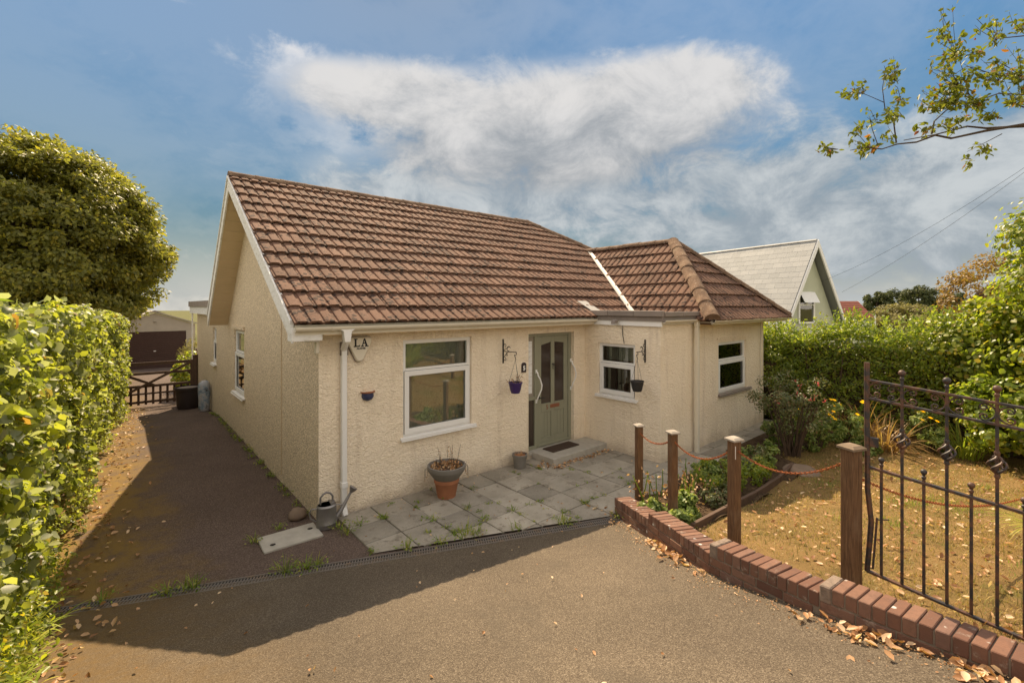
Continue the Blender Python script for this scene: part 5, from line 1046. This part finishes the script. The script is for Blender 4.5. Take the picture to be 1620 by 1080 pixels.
def tree_left():
    x, y = -4.25, 17.6; z = g(x, y); t = thing('tree', 'large round dense-leaved tree behind the hedge', 'tree', (x, y, z))
    # crown outline: broad dome a little lopsided
    limbs('trunk', (0, 0, 0), [(0, 0, 5), (.8, .3, 6.5), (-1.2, .4, 6), (1.8, -.6, 4.5), (-2, -.8, 4.6), (.4, 1.4, 6.2)], .22, M['bark'], t)
    r = np.random.default_rng(3); c = np.array((.2, 0, 5.0)); rad = np.array((3.7, 3.7, 4.15)); n = 200000; cl = 900
    d = norm(r.normal(size=(cl, 3))); d[:, 2] = np.where(d[:, 2] < -.55, -.55 + .3 * (d[:, 2] + .55), d[:, 2]); cl = len(d); rr = (.50 + .47 * r.random(cl) ** .55) * (1 + .09 * vnoise(d * 2, 1.6, 9)); sh = np.where(d[:, 2] < -.1, 1.0, 1.0); cc = d * rr[:, None] * rad
    k = r.integers(0, cl, n); ld = norm(r.normal(size=(n, 3))); p = cc[k] + ld * ((.25 + .35 * r.random(cl))[k] * r.random(n) ** .4)[:, None] * np.array([1.2, 1.2, .75]); p = p + c
    nr = norm(norm(p - c) * .55 + r.normal(size=(n, 3)) * .5 + np.array([0, 0, .45])); tip = norm(p - c) * .7 + r.normal(size=(n, 3)) * .5; tip[:, 2] -= .5
    leaves('crown', p, nr, .15 * (.6 + .8 * r.random(n)), LEAF2, M['leaf_tree'], t, tip)
    b = MB(); b.ball((0, 0, 0), 1, 20, 14); v = np.array(b.v) * rad * np.array([.40, .40, .40]) * (1 + .07 * vnoise(np.array(b.v) * 3, 1.3, 2))[:, None] + c; b.v = [tuple(q) for q in v]; b.build('solid_core', M['twig'], t)  # solid ball added inside the crown to close gaps between leaves
    # bare twigs on the left edge
    b = MB()
    for q in range(5): a = Vector((-3.2 - .2 * q, -2.2, 6.6)); e = a + Vector((random.uniform(-.5, .1), random.uniform(-.3, .3), random.uniform(.9, 2.1))); b.tube([a, a.lerp(e, .5) + Vector((.08, 0, 0)), e], [.018, .012, .005], 5)
    b.build('bare_twigs', M['bark'], t)
tree_left()
def bush(name, lab, cat, x, y, rad, n, size, tpl, m, cz=None, seed=1, group=None, rough=.18, clump=60, stems=6, core=.0, inner=.5, up=.35, cover=None):
    z = g(x, y); t = thing(name, lab, cat, (x, y, z), 0, group); c = (0, 0, cz if cz is not None else rad[2])
    crown('foliage', c, rad, n, size, tpl, M[m], t, seed, rough, clump, .3, up, inner, zmin=.02)
    limbs('stems', (0, 0, -.05), [(random.uniform(-.7, .7) * rad[0], random.uniform(-.7, .7) * rad[1], c[2] + random.uniform(-.2, .6) * rad[2]) for _ in range(stems)], .012 + .012 * rad[2], M['twig'], t)
    if core:
        b = MB(); b.ball((0, 0, 0), 1, 14, 9); v = np.array(b.v) * np.array(rad) * core + np.array(c); v[:, 2] = np.maximum(v[:, 2], .0); b.v = [tuple(q) for q in v]; b.build('solid_core', M['twig'], t)  # solid filler added inside the foliage, blocks the view through it
    return t
bush('garden_shrub', 'bright leafy shrub beyond the timber gate by the house corner', 'shrub', .05, 13.0, (.62, .7, .62), 3500, .085, LEAF6, 'leaf_bush', .75, 21, core=.5)
bush('garden_shrub', 'dull grey-green shrub between the bright shrub and the garage', 'shrub', .55, 15.2, (.85, .85, .75), 4500, .07, LEAF2, 'leaf_pale', 1.15, 22, core=.5)
bush('garden_shrub', 'rusty leaf heap and scrub at the foot of the garage door', 'shrub', -2.4, 19.5, (.9, .9, .35), 1600, .08, LEAF2, 'leaf_dead', .2, 23, core=.4)
def hedge_right():
    r = np.random.default_rng(31); t = thing('hedge', 'tall green hedge with upright shoots behind the rose bush and lawn', 'hedge', (10.2, -3, 0)); org = np.array(t.location)
    # runs along the boundary; faces the lawn (-x)
    L0, L1 = -6.0, 2.5; n = 52000; y = L0 + (L1 - L0) * r.random(n); u = r.random(n); gz = G(np.full(n, 10.), y) - .03
    top = 2.05 + .10 * np.sin(y * 1.3 + .5) + .10 * np.sin(y * 3.7) + .06 * np.sin(y * 9); f0 = 9.95 + .0 * y + .12 * np.sin(y * 1.9)
    face = r.random(n) < .6; z = np.where(face, gz + .25 + (top - gz - .25) * u ** .75, top); lump = .16 * vnoise(np.stack([y, z, 0*y], 1), 2.6, 14) + .08 * vnoise(np.stack([y, z, 0*y], 1), 6, 15); dep = r.exponential(.10, n)
    x = np.where(face, f0 + lump + dep - .10 * np.sin(u * 3.1), f0 + 1.5 * r.random(n)); z = np.where(face, z, top + lump * .6 - dep * .8)
    # upright shoots on top
    sp = r.random(n) < .22; ns = 420; sx = 9.85 + 1.3 * r.random(ns); sy = L0 + (L1 - L0) * r.random(ns); sh = .15 + .42 * r.random(ns); k = r.integers(0, ns, n); q = r.random(n)
    st = 1.98 + .10 * np.sin(sy * 1.3 + .5) + .10 * np.sin(sy * 3.7)
    x = np.where(sp, sx[k] + r.normal(size=n) * .03, x); y2 = np.where(sp, sy[k] + r.normal(size=n) * .03, y); z = np.where(sp, st[k] + sh[k] * q, z)
    p = np.stack([x, y2, z], 1); nr = np.where(face[:, None], np.array([-.6, -.1, .55]), np.array([-.1, 0, 1.])) + r.normal(size=(n, 3)) * .6; tip = r.normal(size=(n, 3)) * .7 + np.where(sp[:, None], np.array([0, 0, .9]), np.array([-.3, 0, .25]))
    leaves('foliage', p - org, nr, .045 + .045 * r.random(n), LEAF4, M['leaf_privet'], t, tip)
    b = MB(); b.box((10.25 - org[0], L0 - org[1], -.15), (11.3 - org[0], L1 - org[1], 1.75)); b.build('solid_core', M['twig'], t)  # solid box added inside the hedge to stop it showing through
    b = MB()
    for yy in np.arange(L0, L1, .35): b.tube([(10.0 - org[0] + random.uniform(-.1, .2), yy - org[1], -.1), (10.0 - org[0] + random.uniform(-.1, .3), yy - org[1] + random.uniform(-.2, .2), 1.6)], [.018, .01], 5)
    kind(b.build('stems', M['twig'], t), 'stuff')
hedge_right()
t = bush('large_shrub', 'large bright yellow-green shrub rising behind the iron gate', 'shrub', 10.1, -6.9, (1.75, 1.5, 2.25), 26000, .085, LEAF6, 'leaf_bush', 2.35, 41, rough=.14, clump=170, stems=9, core=.62, inner=.68)
bush('large_shrub', 'low spreading shrub at the foot of the large yellow-green shrub', 'shrub', 9.1, -5.9, (.95, 1.0, .75), 7000, .075, LEAF6, 'leaf_privet', .75, 42, rough=.15, clump=70, core=.5)
bush('large_shrub', 'yellow-leaved shrub rising between the hedge and the large shrub', 'shrub', 10.6, -5.2, (1.0, 1.1, 1.45), 9000, .08, LEAF6, 'leaf_bush', 1.45, 43, rough=.15, clump=80, core=.5)
bush('large_shrub', 'tall leafy shrub behind the large yellow-green shrub', 'shrub', 12.6, -7.3, (2.0, 1.7, 2.5), 14000, .10, LEAF4, 'leaf_bush', 3.0, 44, rough=.2, clump=100, core=.6)
bush('copper_tree', 'copper-brown leaved small tree behind the green hedge', 'tree', 15.2, -5.1, (1.25, 1.25, 1.25), 9000, .085, LEAF2, 'leaf_copper', 2.75, 45, rough=.25, clump=60, core=.4)
def rose():
    t = bush('rose_bush', 'straggly rose bush with reddish leaves beside the paved path', 'rose bush', 7.15, -2.95, (.58, .58, .52), 3800, .042, LEAF2, 'leaf_rose', .98, 51, rough=.3, clump=44, stems=16, inner=.3)
    b = MB()
    for k in range(26): a = random.random() * 6.28; b.tube([(.18 * math.cos(a) * random.random(), .18 * math.sin(a) * random.random(), -.02), (.22 * math.cos(a), .22 * math.sin(a), .45), (.4 * math.cos(a), .4 * math.sin(a), .95)], [.012, .009, .004], 5)
    b.build('woody_stems', M['twig'], t)
    P = np.array([(random.uniform(-.45, .45), random.uniform(-.5, .2), random.uniform(.9, 1.4)) for _ in range(12)]); P2 = np.repeat(P, 8, 0) + rng.normal(size=(96, 3)) * .018; leaves('petals', P2, rng.normal(size=(96, 3)), .035, LEAF2, M['petal_pink'], t)
rose()
def flowers():
    for i, (x, y, h, lab) in enumerate(((7.75, -3.15, .75, 'yellow-flowered leafy plant next to the rose bush'), (8.35, -3.45, .85, 'taller yellow daisy plant between the rose bush and the dry strap leaves'), (9.3, -4.5, .75, 'yellow-flowered plant at the hedge foot behind the iron gate'))):
        t = bush('flowering_plant', lab, 'plant', x, y, (.34, .34, h * .5), 1700, .055, LEAF4, 'leaf_bed', h * .5, 60 + i, rough=.3, clump=26, stems=10, inner=.3)
        n = 7; b = MB()
        for k in range(n):
            p = Vector((random.uniform(-.28, .28), random.uniform(-.3, .2), h * random.uniform(.8, 1.18))); b.tube([(p.x * .4, p.y * .4, .1), p], .004, 4); a = np.arange(10) * .628; c = np.array(p)[None] + 0 * a[:, None]; tip = np.stack([np.cos(a), np.sin(a), 0*a + .15], 1); o = leaves('flower', c, np.tile([(-.2, -.4, 1.)], (10, 1)), .042, LEAF4, M['petal_yellow'], t, tip, st=False)
        b.build('flower_stalks', M['leaf_weed'], t)
flowers()
def strap_clump(name, lab, x, y, n, length, m, width=.02, lean=1.6, group=None, spread=.15):
    z = g(x, y) + .03; t = thing(name, lab, 'plant', (x, y, z), 0, group); a = rng.random(n) * 6.28; r = spread * np.sqrt(rng.random(n)); base = np.stack([r * np.cos(a), r * np.sin(a), 0 * a], 1); blades('leaves', base, a + rng.normal(size=n) * .5, length * (.5 + .6 * rng.random(n)), lean * (.35 + .9 * rng.random(n)), width * (.7 + .6 * rng.random(n)), M[m], t, 6); return t
strap_clump('strap_leaf_plant', 'dry straw-coloured strap leaves beside the gate stile at the lawn edge', 8.75, -3.95, 130, .85, 'leaf_straw', .024, 1.9, spread=.28)
strap_clump('strap_leaf_plant', 'second clump of withered orange strap leaves next to the yellow flowers', 9.25, -3.55, 90, 1.0, 'leaf_straw', .026, 1.8, spread=.2)
strap_clump('strap_leaf_plant', 'fresh green strap leaves at the foot of the hedge', 9.35, -5.0, 70, .75, 'leaf_green_grass', .024, 1.5, spread=.2)
strap_clump('ornamental_grass', 'bright arching grass clump on the lawn seen through the iron gate', 4.45, -6.0, 260, .55, 'leaf_green_grass', .010, 1.9, spread=.16)
strap_clump('ornamental_grass', 'broad straw leaves at the lawn edge under the iron gate', 2.75, -6.15, 40, .40, 'leaf_straw', .03, 2.0, spread=.14)
# bushes at the back of the garden shadowing the bed
bush('garden_shrub', 'dark shrub filling the corner between the bay and the hedge', 'shrub', 10.0, -1.6, (.55, .7, .95), 6000, .06, LEAF4, 'leaf_privet', .95, 71, core=.5)
def bed():
    # low ground cover, bare stalks and dry stems between the posts
    r = np.random.default_rng(5)
    specs = [(3.05, -2.75, .16, 'leaf_bed'), (3.30, -3.05, .2, 'leaf_bed'), (2.85, -3.22, .15, 'leaf_bed'), (4.6, -2.85, .34, 'leaf_privet'), (5.2, -2.95, .36, 'leaf_privet'), (5.75, -2.8, .3, 'leaf_rose'), (4.15, -3.1, .2, 'leaf_rose'), (6.25, -2.75, .26, 'leaf_bed'), (7.9, -2.55, .34, 'leaf_bed'), (8.75, -2.75, .42, 'leaf_privet'), (8.2, -3.75, .22, 'leaf_bed'), (4.9, -2.55, .2, 'leaf_bed')]
    labs = ['pale green low plant behind the brick wall end', 'pale green mounded plant at the edging corner', 'small pale green plant against the second post', 'dark green leafy mound in the middle of the bed', 'dark green spreading plant along the bed edging', 'dull plant at the far end of the bed by the stone', 'dry brownish low plant in the bed', 'pale green tuft between the path and the rose bush', 'pale leafy plant behind the rose bush', 'green mound at the hedge foot behind the yellow flowers', 'low pale plant at the lawn edge before the dry strap leaves', 'pale green plant beside the paved path']
    for i, (x, y, rd, m) in enumerate(specs): bush('bed_plant', labs[i], 'plant', x, y, (rd * 1.35, rd, rd * .75), int(900 + 2600 * rd), .045 if m != 'leaf_bed' else .05, LEAF6 if m == 'leaf_bed' else LEAF4, m, rd * .55 + .05, 80 + i, clump=24, stems=4, inner=.3)
    t = thing('dead_stalks', 'yellowing bare stalks standing in the bed between the posts', 'plant', (3.75, -2.72, g(3.75, -2.72) + .05)); b = MB(); c = MB(); P = []
    for k in range(40):
        p0 = Vector((random.uniform(-.45, .55), random.uniform(-.28, .32), -.02)); h = random.uniform(.18, .48); p1 = p0 + Vector((random.uniform(-.18, .18), random.uniform(-.12, .12), h)); (b if k % 2 else c).tube([p0, p0.lerp(p1, .5) + Vector((random.uniform(-.03, .03), 0, 0)), p1], [.009, .008, .006], 5); P += [p0.lerp(p1, .5), p1]
    kind(b.build('stalks', M['leaf_green_grass'], t), 'stuff'); kind(c.build('dry_stalks', M['leaf_bed'], t), 'stuff'); P = np.array(P); leaves('withered_leaves', np.repeat(P, 5, 0) + r.normal(size=(len(P) * 5, 3)) * .07 - [0, 0, .08], r.normal(size=(len(P) * 5, 3)), .05, LEAF4, M['leaf_dead'], t)
    # timber edging between bed and lawn
    e = thing('bed_edging', 'dark sunken timber edging between the flower bed and the lawn', 'edging', (3.0, -3.36, 0)); pts = [(2.85, -3.38), (3.75, -3.34), (4.7, -3.32), (5.6, -3.30), (6.4, -3.22)]
    for a, c_ in zip(pts[:-1], pts[1:]): mk('bar', (a[0] - 3.0, a[1] + 3.36, g(*a) + .06), (c_[0] - 3.02, c_[1] + 3.36, g(*c_) + .06), .045, .17).build('board', M['darkwood'], e, bevel=.004)
    for i, (x, y, s, lab) in enumerate(((6.35, -3.35, .26, 'flat brown stepping stone at the lawn corner by the bed edging'), (6.55, -2.75, .17, 'small grey stone under the long rusty chain'))):
        b = MB(); b.ball((0, 0, 0), s, 14, 8); v = np.array(b.v); v *= (1 + .12 * vnoise(v * 6, 1.2, 3 + i))[:, None]; v[:, 2] *= .3; b.v = [tuple(q) for q in v]; o = b.build('stone', M['stone'], None, True); o.location = (x, y, g(x, y) + .06); tag(o, lab, 'stone')
bed()
def litter():
    r = np.random.default_rng(77)
    def drop(name, lab, P, size, lift=.012, m='leaf_dead', tpl=DEAD):
        P = np.array(P); P3 = np.column_stack([P, G(P[:, 0], P[:, 1]) + lift + .012 * r.random(len(P))]); o = leaves(name, P3, r.normal(size=(len(P), 3)) * .35 + [0, 0, 1], size * (.6 + .8 * r.random(len(P))), tpl, M[m], None); o['label'] = lab; o['category'] = 'leaves'; return o
    P = []
    for s, wgt, spread in ((.62, 60, .10), (.72, 10, .1), (.30, 10, .12), (.02, 16, .1)):
        for _ in range(wgt): q = s + r.normal() * .035; y = -2.25 + q * -4.65; P.append((float(wallx(y)) - .03 - abs(r.normal()) * spread, y))
    for _ in range(62): y = -3.42 + r.normal() * .22; P.append((float(wallx(y)) - .04 - abs(r.normal()) * .06, y))
    for _ in range(95): y = -5.55 - r.random() * .9; P.append((float(wallx(y)) - .03 - abs(r.normal()) * .09, y))
    drop('fallen_leaves', 'curled brown leaves gathered along the foot of the brick wall', P, .062)
    P = [(float(wallx(y)) - .02 - abs(r.normal()) * .13, y) for y in -2.3 - 4.3 * r.random(900)]; drop('leaf_debris', 'fine dry debris along the foot of the brick wall', P, .014, .004)
    P = [(-2.32 + abs(r.normal()) * .24 + .06 * np.clip(y, 0, 12), y) for y in -2.2 + 13 * r.random(420)]; drop('fallen_leaves', 'brown leaves lying along the hedge foot on the side drive', P, .055)
    P = [(3.5 + 1.5 * r.random(), -.60 - abs(r.normal()) * .06) for _ in range(110)] + [(3.35 + .3 * r.random(), -.25 - .35 * r.random()) for _ in range(30)]; drop('fallen_leaves', 'dry leaves heaped against the front doorstep', P, .05, .03)
    P = np.column_stack([2.2 + 7 * r.random(1900), -8 + 5 * r.random(1900)]); P = P[(P[:, 0] > wallx(P[:, 1]) + .25) & (P[:, 1] < -3.4)]; drop('fallen_leaves', 'scattered dry leaves lying on the parched lawn', P, .05, .015 + LW(P[:, 0], P[:, 1]))
    P = np.column_stack([-2.2 + 4.4 * r.random(70), -5 + 4.5 * r.random(70)]); drop('fallen_leaves', 'few scattered dry leaf scraps on the tarmac drive', P[P[:, 0] < wallx(P[:, 1]) - .1], .028)
    P = np.column_stack([.3 + 4.6 * r.random(60), -2.2 + 2.1 * r.random(60)]); P = P[(P[:, 0] * DN[0] + P[:, 1] * DN[1]) < (.05 * DN[0] - 1.0 * DN[1])]; drop('fallen_leaves', 'dark leaf scraps scattered over the patio slabs', P, .03, .03)
    # short parched grass
    n = 70000; x = 1.8 + 8.0 * r.random(n); y = -8.6 + 6.0 * r.random(n); k = (x > wallx(y) + .23) & ((y < -3.4) | (x > 6.7)) & (y < -2.7); x, y = x[k], y[k]; n = len(x); z = G(x, y) + LW(x, y) - .005
    o = blades('lawn_grass', np.stack([x, y, z], 1), r.random(n) * 6.28, .02 + .045 * r.random(n) ** 1.5, .4 + 1.1 * r.random(n), .004 + .004 * r.random(n), M['leaf_grass'], None, 2); o['label'] = 'short parched grass blades all over the dry lawn'; o['category'] = 'grass'
    gp = r.random((14, 2)) * [4.5, 2.6] + [2.9, -6.2]; k = r.integers(0, 14, 2600); q = gp[k] + r.normal(size=(2600, 2)) * .13; q = q[(q[:, 0] > wallx(q[:, 1]) + .25) & (q[:, 1] < -3.45)]; n = len(q)
    o = blades('green_tufts', np.column_stack([q, G(q[:, 0], q[:, 1]) + LW(q[:, 0], q[:, 1]) - .004]), r.random(n) * 6.28, .03 + .04 * r.random(n), .4 + r.random(n), .006 + 0 * q[:, 0], M['leaf_weed'], None, 2); o['label'] = 'greener grass patches in the dry lawn'; o['category'] = 'grass'
    # weeds in the joints, by the drain and along the side wall
    W = []
    for x, y, s in ((.35, -.42, .8), (.62, -.46, .7), (.52, -1.30, 1.2), (.86, -1.46, 1.), (1.15, -1.52, 1.6), (1.28, -1.55, 1.2), (1.55, -1.32, .8), (1.72, -1.78, 1.), (2.25, -2.02, 1.3), (2.32, -2.05, 1.), (1.1, -.92, .7), (1.6, -.93, .7), (2.0, -1.38, .8), (2.45, -1.4, .6), (2.9, -1.83, .7), (.15, -.55, 1.2), (.12, -.35, 1.), (-.72, -.05, .9), (-.42, .10, .8), (-1.55, -.58, 1.1), (-1.35, -.66, 1.2), (-1.42, -.62, 1.), (-.62, -.93, 1.5), (-.45, -1.0, 1.3), (-.35, -1.03, 1.), (-2.0, -.35, 1.), (2.9, -2.38, 1.1)): W.append((x, y, s * 1.45))
    for _ in range(70):
        i_ = r.integers(0, 9); x_ = .2 + .45 * i_ if r.random() < .5 else .2 + 4.3 * r.random(); y_ = -2.3 * r.random() if x_ != .2 + 4.3 else -.5
        if r.random() < .5: y_ = -.03 - .45 * r.integers(1, 5)
        if x_ * DN[0] + y_ * DN[1] < .05 * DN[0] - 1.08 * DN[1]: W.append((x_, y_, .3 + .55 * r.random()))
    for yy in np.arange(.35, 8.2, .22): W.append((-.05 - .05 * r.random(), yy + .1 * r.normal(), .5 + .9 * r.random()))
    B = []; A = []; Ls = []; LP = []; LN = []
    for x, y, s in W:
        z0 = g(x, y) + .01
        for _ in range(int(16 * s)): a = r.random() * 6.28; rr = .05 * s * r.random(); B.append((x + rr * math.cos(a), y + rr * math.sin(a), z0)); A.append(a); Ls.append(s * (.03 + .06 * r.random()))
        for _ in range(int(12 * s)): a = r.random() * 6.28; rr = .08 * s * math.sqrt(r.random()); LP.append((x + rr * math.cos(a), y + rr * math.sin(a), z0 + .01 + .04 * s * r.random())); LN.append((math.cos(a) * .4, math.sin(a) * .4, 1))
    o = blades('weeds', np.array(B), np.array(A), np.array(Ls), .5 + 1.1 * r.random(len(B)), .006 + .004 * r.random(len(B)), M['leaf_weed'], None, 3); o['label'] = 'grassy weeds in the paving joints and along the wall foot'; o['category'] = 'weeds'
    o = leaves('weeds', np.array(LP), np.array(LN) + r.normal(size=(len(LP), 3)) * .4, .035, LEAF4, M['leaf_weed'], None); o['label'] = 'small leafy weeds by the drain and along the wall foot'; o['category'] = 'weeds'
    # coarse grass and nettles at the hedge foot near the drive
    n = 260; y = -3.4 + 3.2 * r.random(n); x = -2.46 + .07 * r.normal(size=n); o = blades('hedge_foot_grass', np.stack([x, y, G(x, y)], 1), r.normal(size=n) * .9, .14 + .24 * r.random(n), 1.2 + .8 * r.random(n), .010 + .016 * r.random(n), M['leaf_green_grass'], None, 6); o['label'] = 'arching pale grass at the hedge foot beside the drive'; o['category'] = 'grass'
    n = 2600; y = -3.6 + 4.5 * r.random(n); x = -2.44 + .10 * np.abs(r.normal(size=n)) - .05; z = G(x, y) + .40 * r.random(n) ** 1.6; o = leaves('hedge_foot_weeds', np.stack([x, y, z], 1), r.normal(size=(n, 3)) * .5 + [.6, 0, .6], .05 * (.6 + .7 * r.random(n)), LEAF4, M['leaf_bush'], None); o['label'] = 'low leafy weeds under the hedge beside the drive'; o['category'] = 'weeds'
litter()
def branch_tree():
    # a tree standing right of the view; one long bough reaches over the garden
    t = thing('cherry_tree', 'slender tree bough with sparse leaves hanging over the garden', 'tree', (7.1, -7.3, g(7.1, -7.3))); org = Vector(t.location)
    b = MB(); b.tube([(0, 0, -.1), (.05, .02, 1.2), (-.05, .1, 2.6), (.1, .1, 4.2), (0, .1, 6.0)], [.16, .13, .11, .09, .04], 10); b.build('trunk', M['bark'], t, True)
    fy = math.radians(40.63)
    def at(px, py, Yd): q = W_(px, Yd, 2.68 + (484 - py) / 725 * Yd); return q - org
    tw = MB(); nodes = []
    def br(pts, r0, r1, n=0):
        P = [at(*p) for p in pts]; k = len(P); tw.tube(P, [r0 + (r1 - r0) * i / (k - 1) for i in range(k)], 6)
    main = [(1760, 190, 4.9), (1620, 197, 4.9), (1560, 207, 4.85), (1505, 219, 4.8), (1480, 214, 4.8), (1450, 225, 4.7), (1420, 228, 4.7), (1395, 236, 4.65), (1370, 233, 4.6), (1345, 238, 4.6)]
    tw.tube([Vector((.05, .1, 3.4)), at(1850, 215, 4.9)] + [at(*p) for p in main], [.06, .04, .022, .016, .014, .011, .010, .009, .007, .006, .005, .003], 6)
    br([(1620, 200, 5.), (1560, 203, 5.), (1530, 200, 5.), (1480, 213, 5.), (1430, 222, 4.8)], .014, .004); br([(1418, 226, 4.7), (1414, 195, 4.7), (1400, 172, 4.65), (1396, 140, 4.6), (1400, 115, 4.6)], .007, .002); br([(1398, 162, 4.65), (1375, 152, 4.6), (1345, 140, 4.6)], .004, .002); br([(1390, 233, 4.6), (1380, 205, 4.6), (1376, 185, 4.6)], .004, .002)
    br([(1474, 212, 4.8), (1478, 192, 4.8), (1500, 172, 4.9), (1530, 140, 4.9), (1520, 100, 5.), (1500, 60, 5.)], .008, .002); br([(1620, 150, 5.1), (1580, 148, 5.1), (1545, 160, 5.), (1500, 178, 4.95)], .008, .003); br([(1620, 170, 5.), (1590, 157, 5.)], .008, .004); br([(1640, 120, 5.1), (1580, 120, 5.1), (1530, 105, 5.), (1490, 130, 4.9)], .007, .002); br([(1640, 55, 5.2), (1590, 60, 5.2), (1560, 45, 5.2), (1545, 30, 5.2)], .007, .002); br([(1585, 212, 4.9), (1560, 225, 4.9), (1530, 240, 4.85)], .005, .002)
    r = np.random.default_rng(8); P = []
    def cl(px, py, rx, ry, n, Yd=4.8):
        n = int(n * 2.6); k = max(3, n // 9); s0 = at(px + rx * .55, py + ry * .7, Yd)
        for j in range(k):
            a = r.random() * 6.28; q = .55 + .5 * r.random(); e0 = at(px + rx * q * math.cos(a), py + ry * q * math.sin(a) - 2, Yd + r.normal() * .15); mid = s0.lerp(e0, .5) + Vector((r.normal(), r.normal(), r.normal())) * .02; tw.tube([s0, mid, e0], [.0032, .0025, .0014], 4)
            for i in range(n // k + 1): f_ = .2 + .85 * r.random(); p_ = (s0.lerp(mid, f_ * 2) if f_ < .5 else mid.lerp(e0, f_ * 2 - 1)); P.append(p_ + Vector((r.normal(), r.normal(), r.normal() - .3)) * .022)
    for a in ((1352, 140, 28, 12, 20), (1408, 110, 15, 26, 28), (1418, 150, 14, 14, 14), (1415, 178, 24, 9, 20), (1378, 182, 12, 10, 9), (1345, 200, 18, 8, 11), (1362, 222, 24, 16, 30), (1315, 230, 20, 9, 14), (1405, 212, 12, 12, 9), (1455, 205, 18, 10, 12), (1500, 55, 24, 50, 55), (1480, 52, 22, 10, 12), (1560, 50, 30, 20, 30), (1545, 75, 20, 14, 14), (1500, 120, 36, 26, 50), (1490, 150, 34, 22, 60), (1530, 150, 36, 22, 55), (1560, 110, 36, 26, 44), (1600, 100, 30, 30, 44), (1600, 140, 25, 26, 34), (1470, 165, 20, 10, 16), (1560, 178, 26, 10, 20), (1505, 186, 22, 10, 14), (1545, 234, 24, 8, 14), (1522, 256, 16, 6, 10), (1608, 30, 14, 26, 16), (1500, 200, 20, 8, 10)): cl(*a)
    tw.build('branches', M['bark'], t, True)
    P = np.array([tuple(p) for p in P]); n = len(P); tip = r.normal(size=(n, 3)) * .6 + [-.3, .2, -.7]; nr = r.normal(size=(n, 3)) + [0, 0, .5]; sz = .060 * (.7 + .6 * r.random(n)); idx = np.argsort(-sz)[:300]; keep = np.ones(n, bool); keep[idx] = False
    leaf_parts(P[idx] + np.array(org), nr[idx], sz[idx], LEAF4, M['leaf_branch'], t, tip[idx]); leaves('foliage', P[keep], nr[keep], sz[keep], LEAF4, M['leaf_branch'], t, tip[keep])
    crown('foliage', (.3, -.2, 5.9), (1.5, 1.5, 1.5), 2600, .07, LEAF4, M['leaf_branch'], t, 12, clump=40)
branch_tree()
def far_trees():
    for i, (px, Yd, w_, top, lab) in enumerate(((1388, 70, 2.0, 462, 'dark round distant tree nearest the red-roofed house'), (1422, 74, 2.9, 460, 'broad dark distant tree in the middle of the far group'), (1455, 68, 2.2, 452, 'tallest dark distant tree of the far group'), (1500, 80, 4.0, 462, 'wide dark distant tree partly behind the copper tree'))):
        p = W_(px, Yd, 0); z0 = g(p.x, p.y); zt = 2.68 + (484 - top) / 725 * Yd; h = zt - z0; t = thing('distant_tree', lab, 'tree', (p.x, p.y, z0), 0, 'distant trees on the skyline'); limbs('trunk', (0, 0, -.3), [(0, 0, h * .8), (w_ * .4, 0, h * .75), (-w_ * .4, 0, h * .7)], .25, M['bark'], t); crown('crown', (0, 0, h * .62), (w_, w_, h * .38), 5000, .38, LEAF2, M['leaf_far'], t, 90 + i, .2, 50, inner=.4)
    for i, (px, Yd, w_, top, lab) in enumerate(((1432, 46, 2.6, 484, 'pale willowy tree in front of the dark far trees'), (1400, 50, 2.2, 492, 'pale low tree left of the willowy tree'))):
        p = W_(px, Yd, 0); z0 = g(p.x, p.y); h = 2.68 + (484 - top) / 725 * Yd - z0; t = thing('distant_tree', lab, 'tree', (p.x, p.y, z0), 0, 'distant trees on the skyline'); limbs('trunk', (0, 0, -.3), [(0, 0, h * .8), (w_ * .4, 0, h * .7)], .16, M['bark'], t); crown('crown', (0, 0, h * .55), (w_, w_, h * .45), 4500, .26, LEAF2, M['leaf_pale'], t, 95 + i, .2, 40, inner=.4)
    # planting across the lawn that the windows reflect
    for i, (x, y, s, m) in enumerate(((5.3, -7.9, 1.1, 'leaf_bush'), (7.6, -8.8, 1.7, 'leaf_tree'), (3.3, -9.2, 1.2, 'leaf_privet'), (10.2, -10.6, 2.2, 'leaf_bush'))): bush('roadside_shrub', ['round bright shrub at the roadside end of the lawn', 'dark taller shrub at the roadside end of the lawn', 'small shrub beside the driveway entrance', 'tall shrub in the roadside corner of the garden'][i], 'shrub', x, y, (s, s * .8, s * .8), 5000, .10, LEAF4, m, s * .8, 110 + i, clump=60, core=.5)
    strap_clump('strap_leaf_plant', 'spiky green plant at the roadside end of the lawn', 4.9, -6.85, 120, 1.0, 'leaf_green_grass', .045, 1.2, spread=.12)
far_trees()
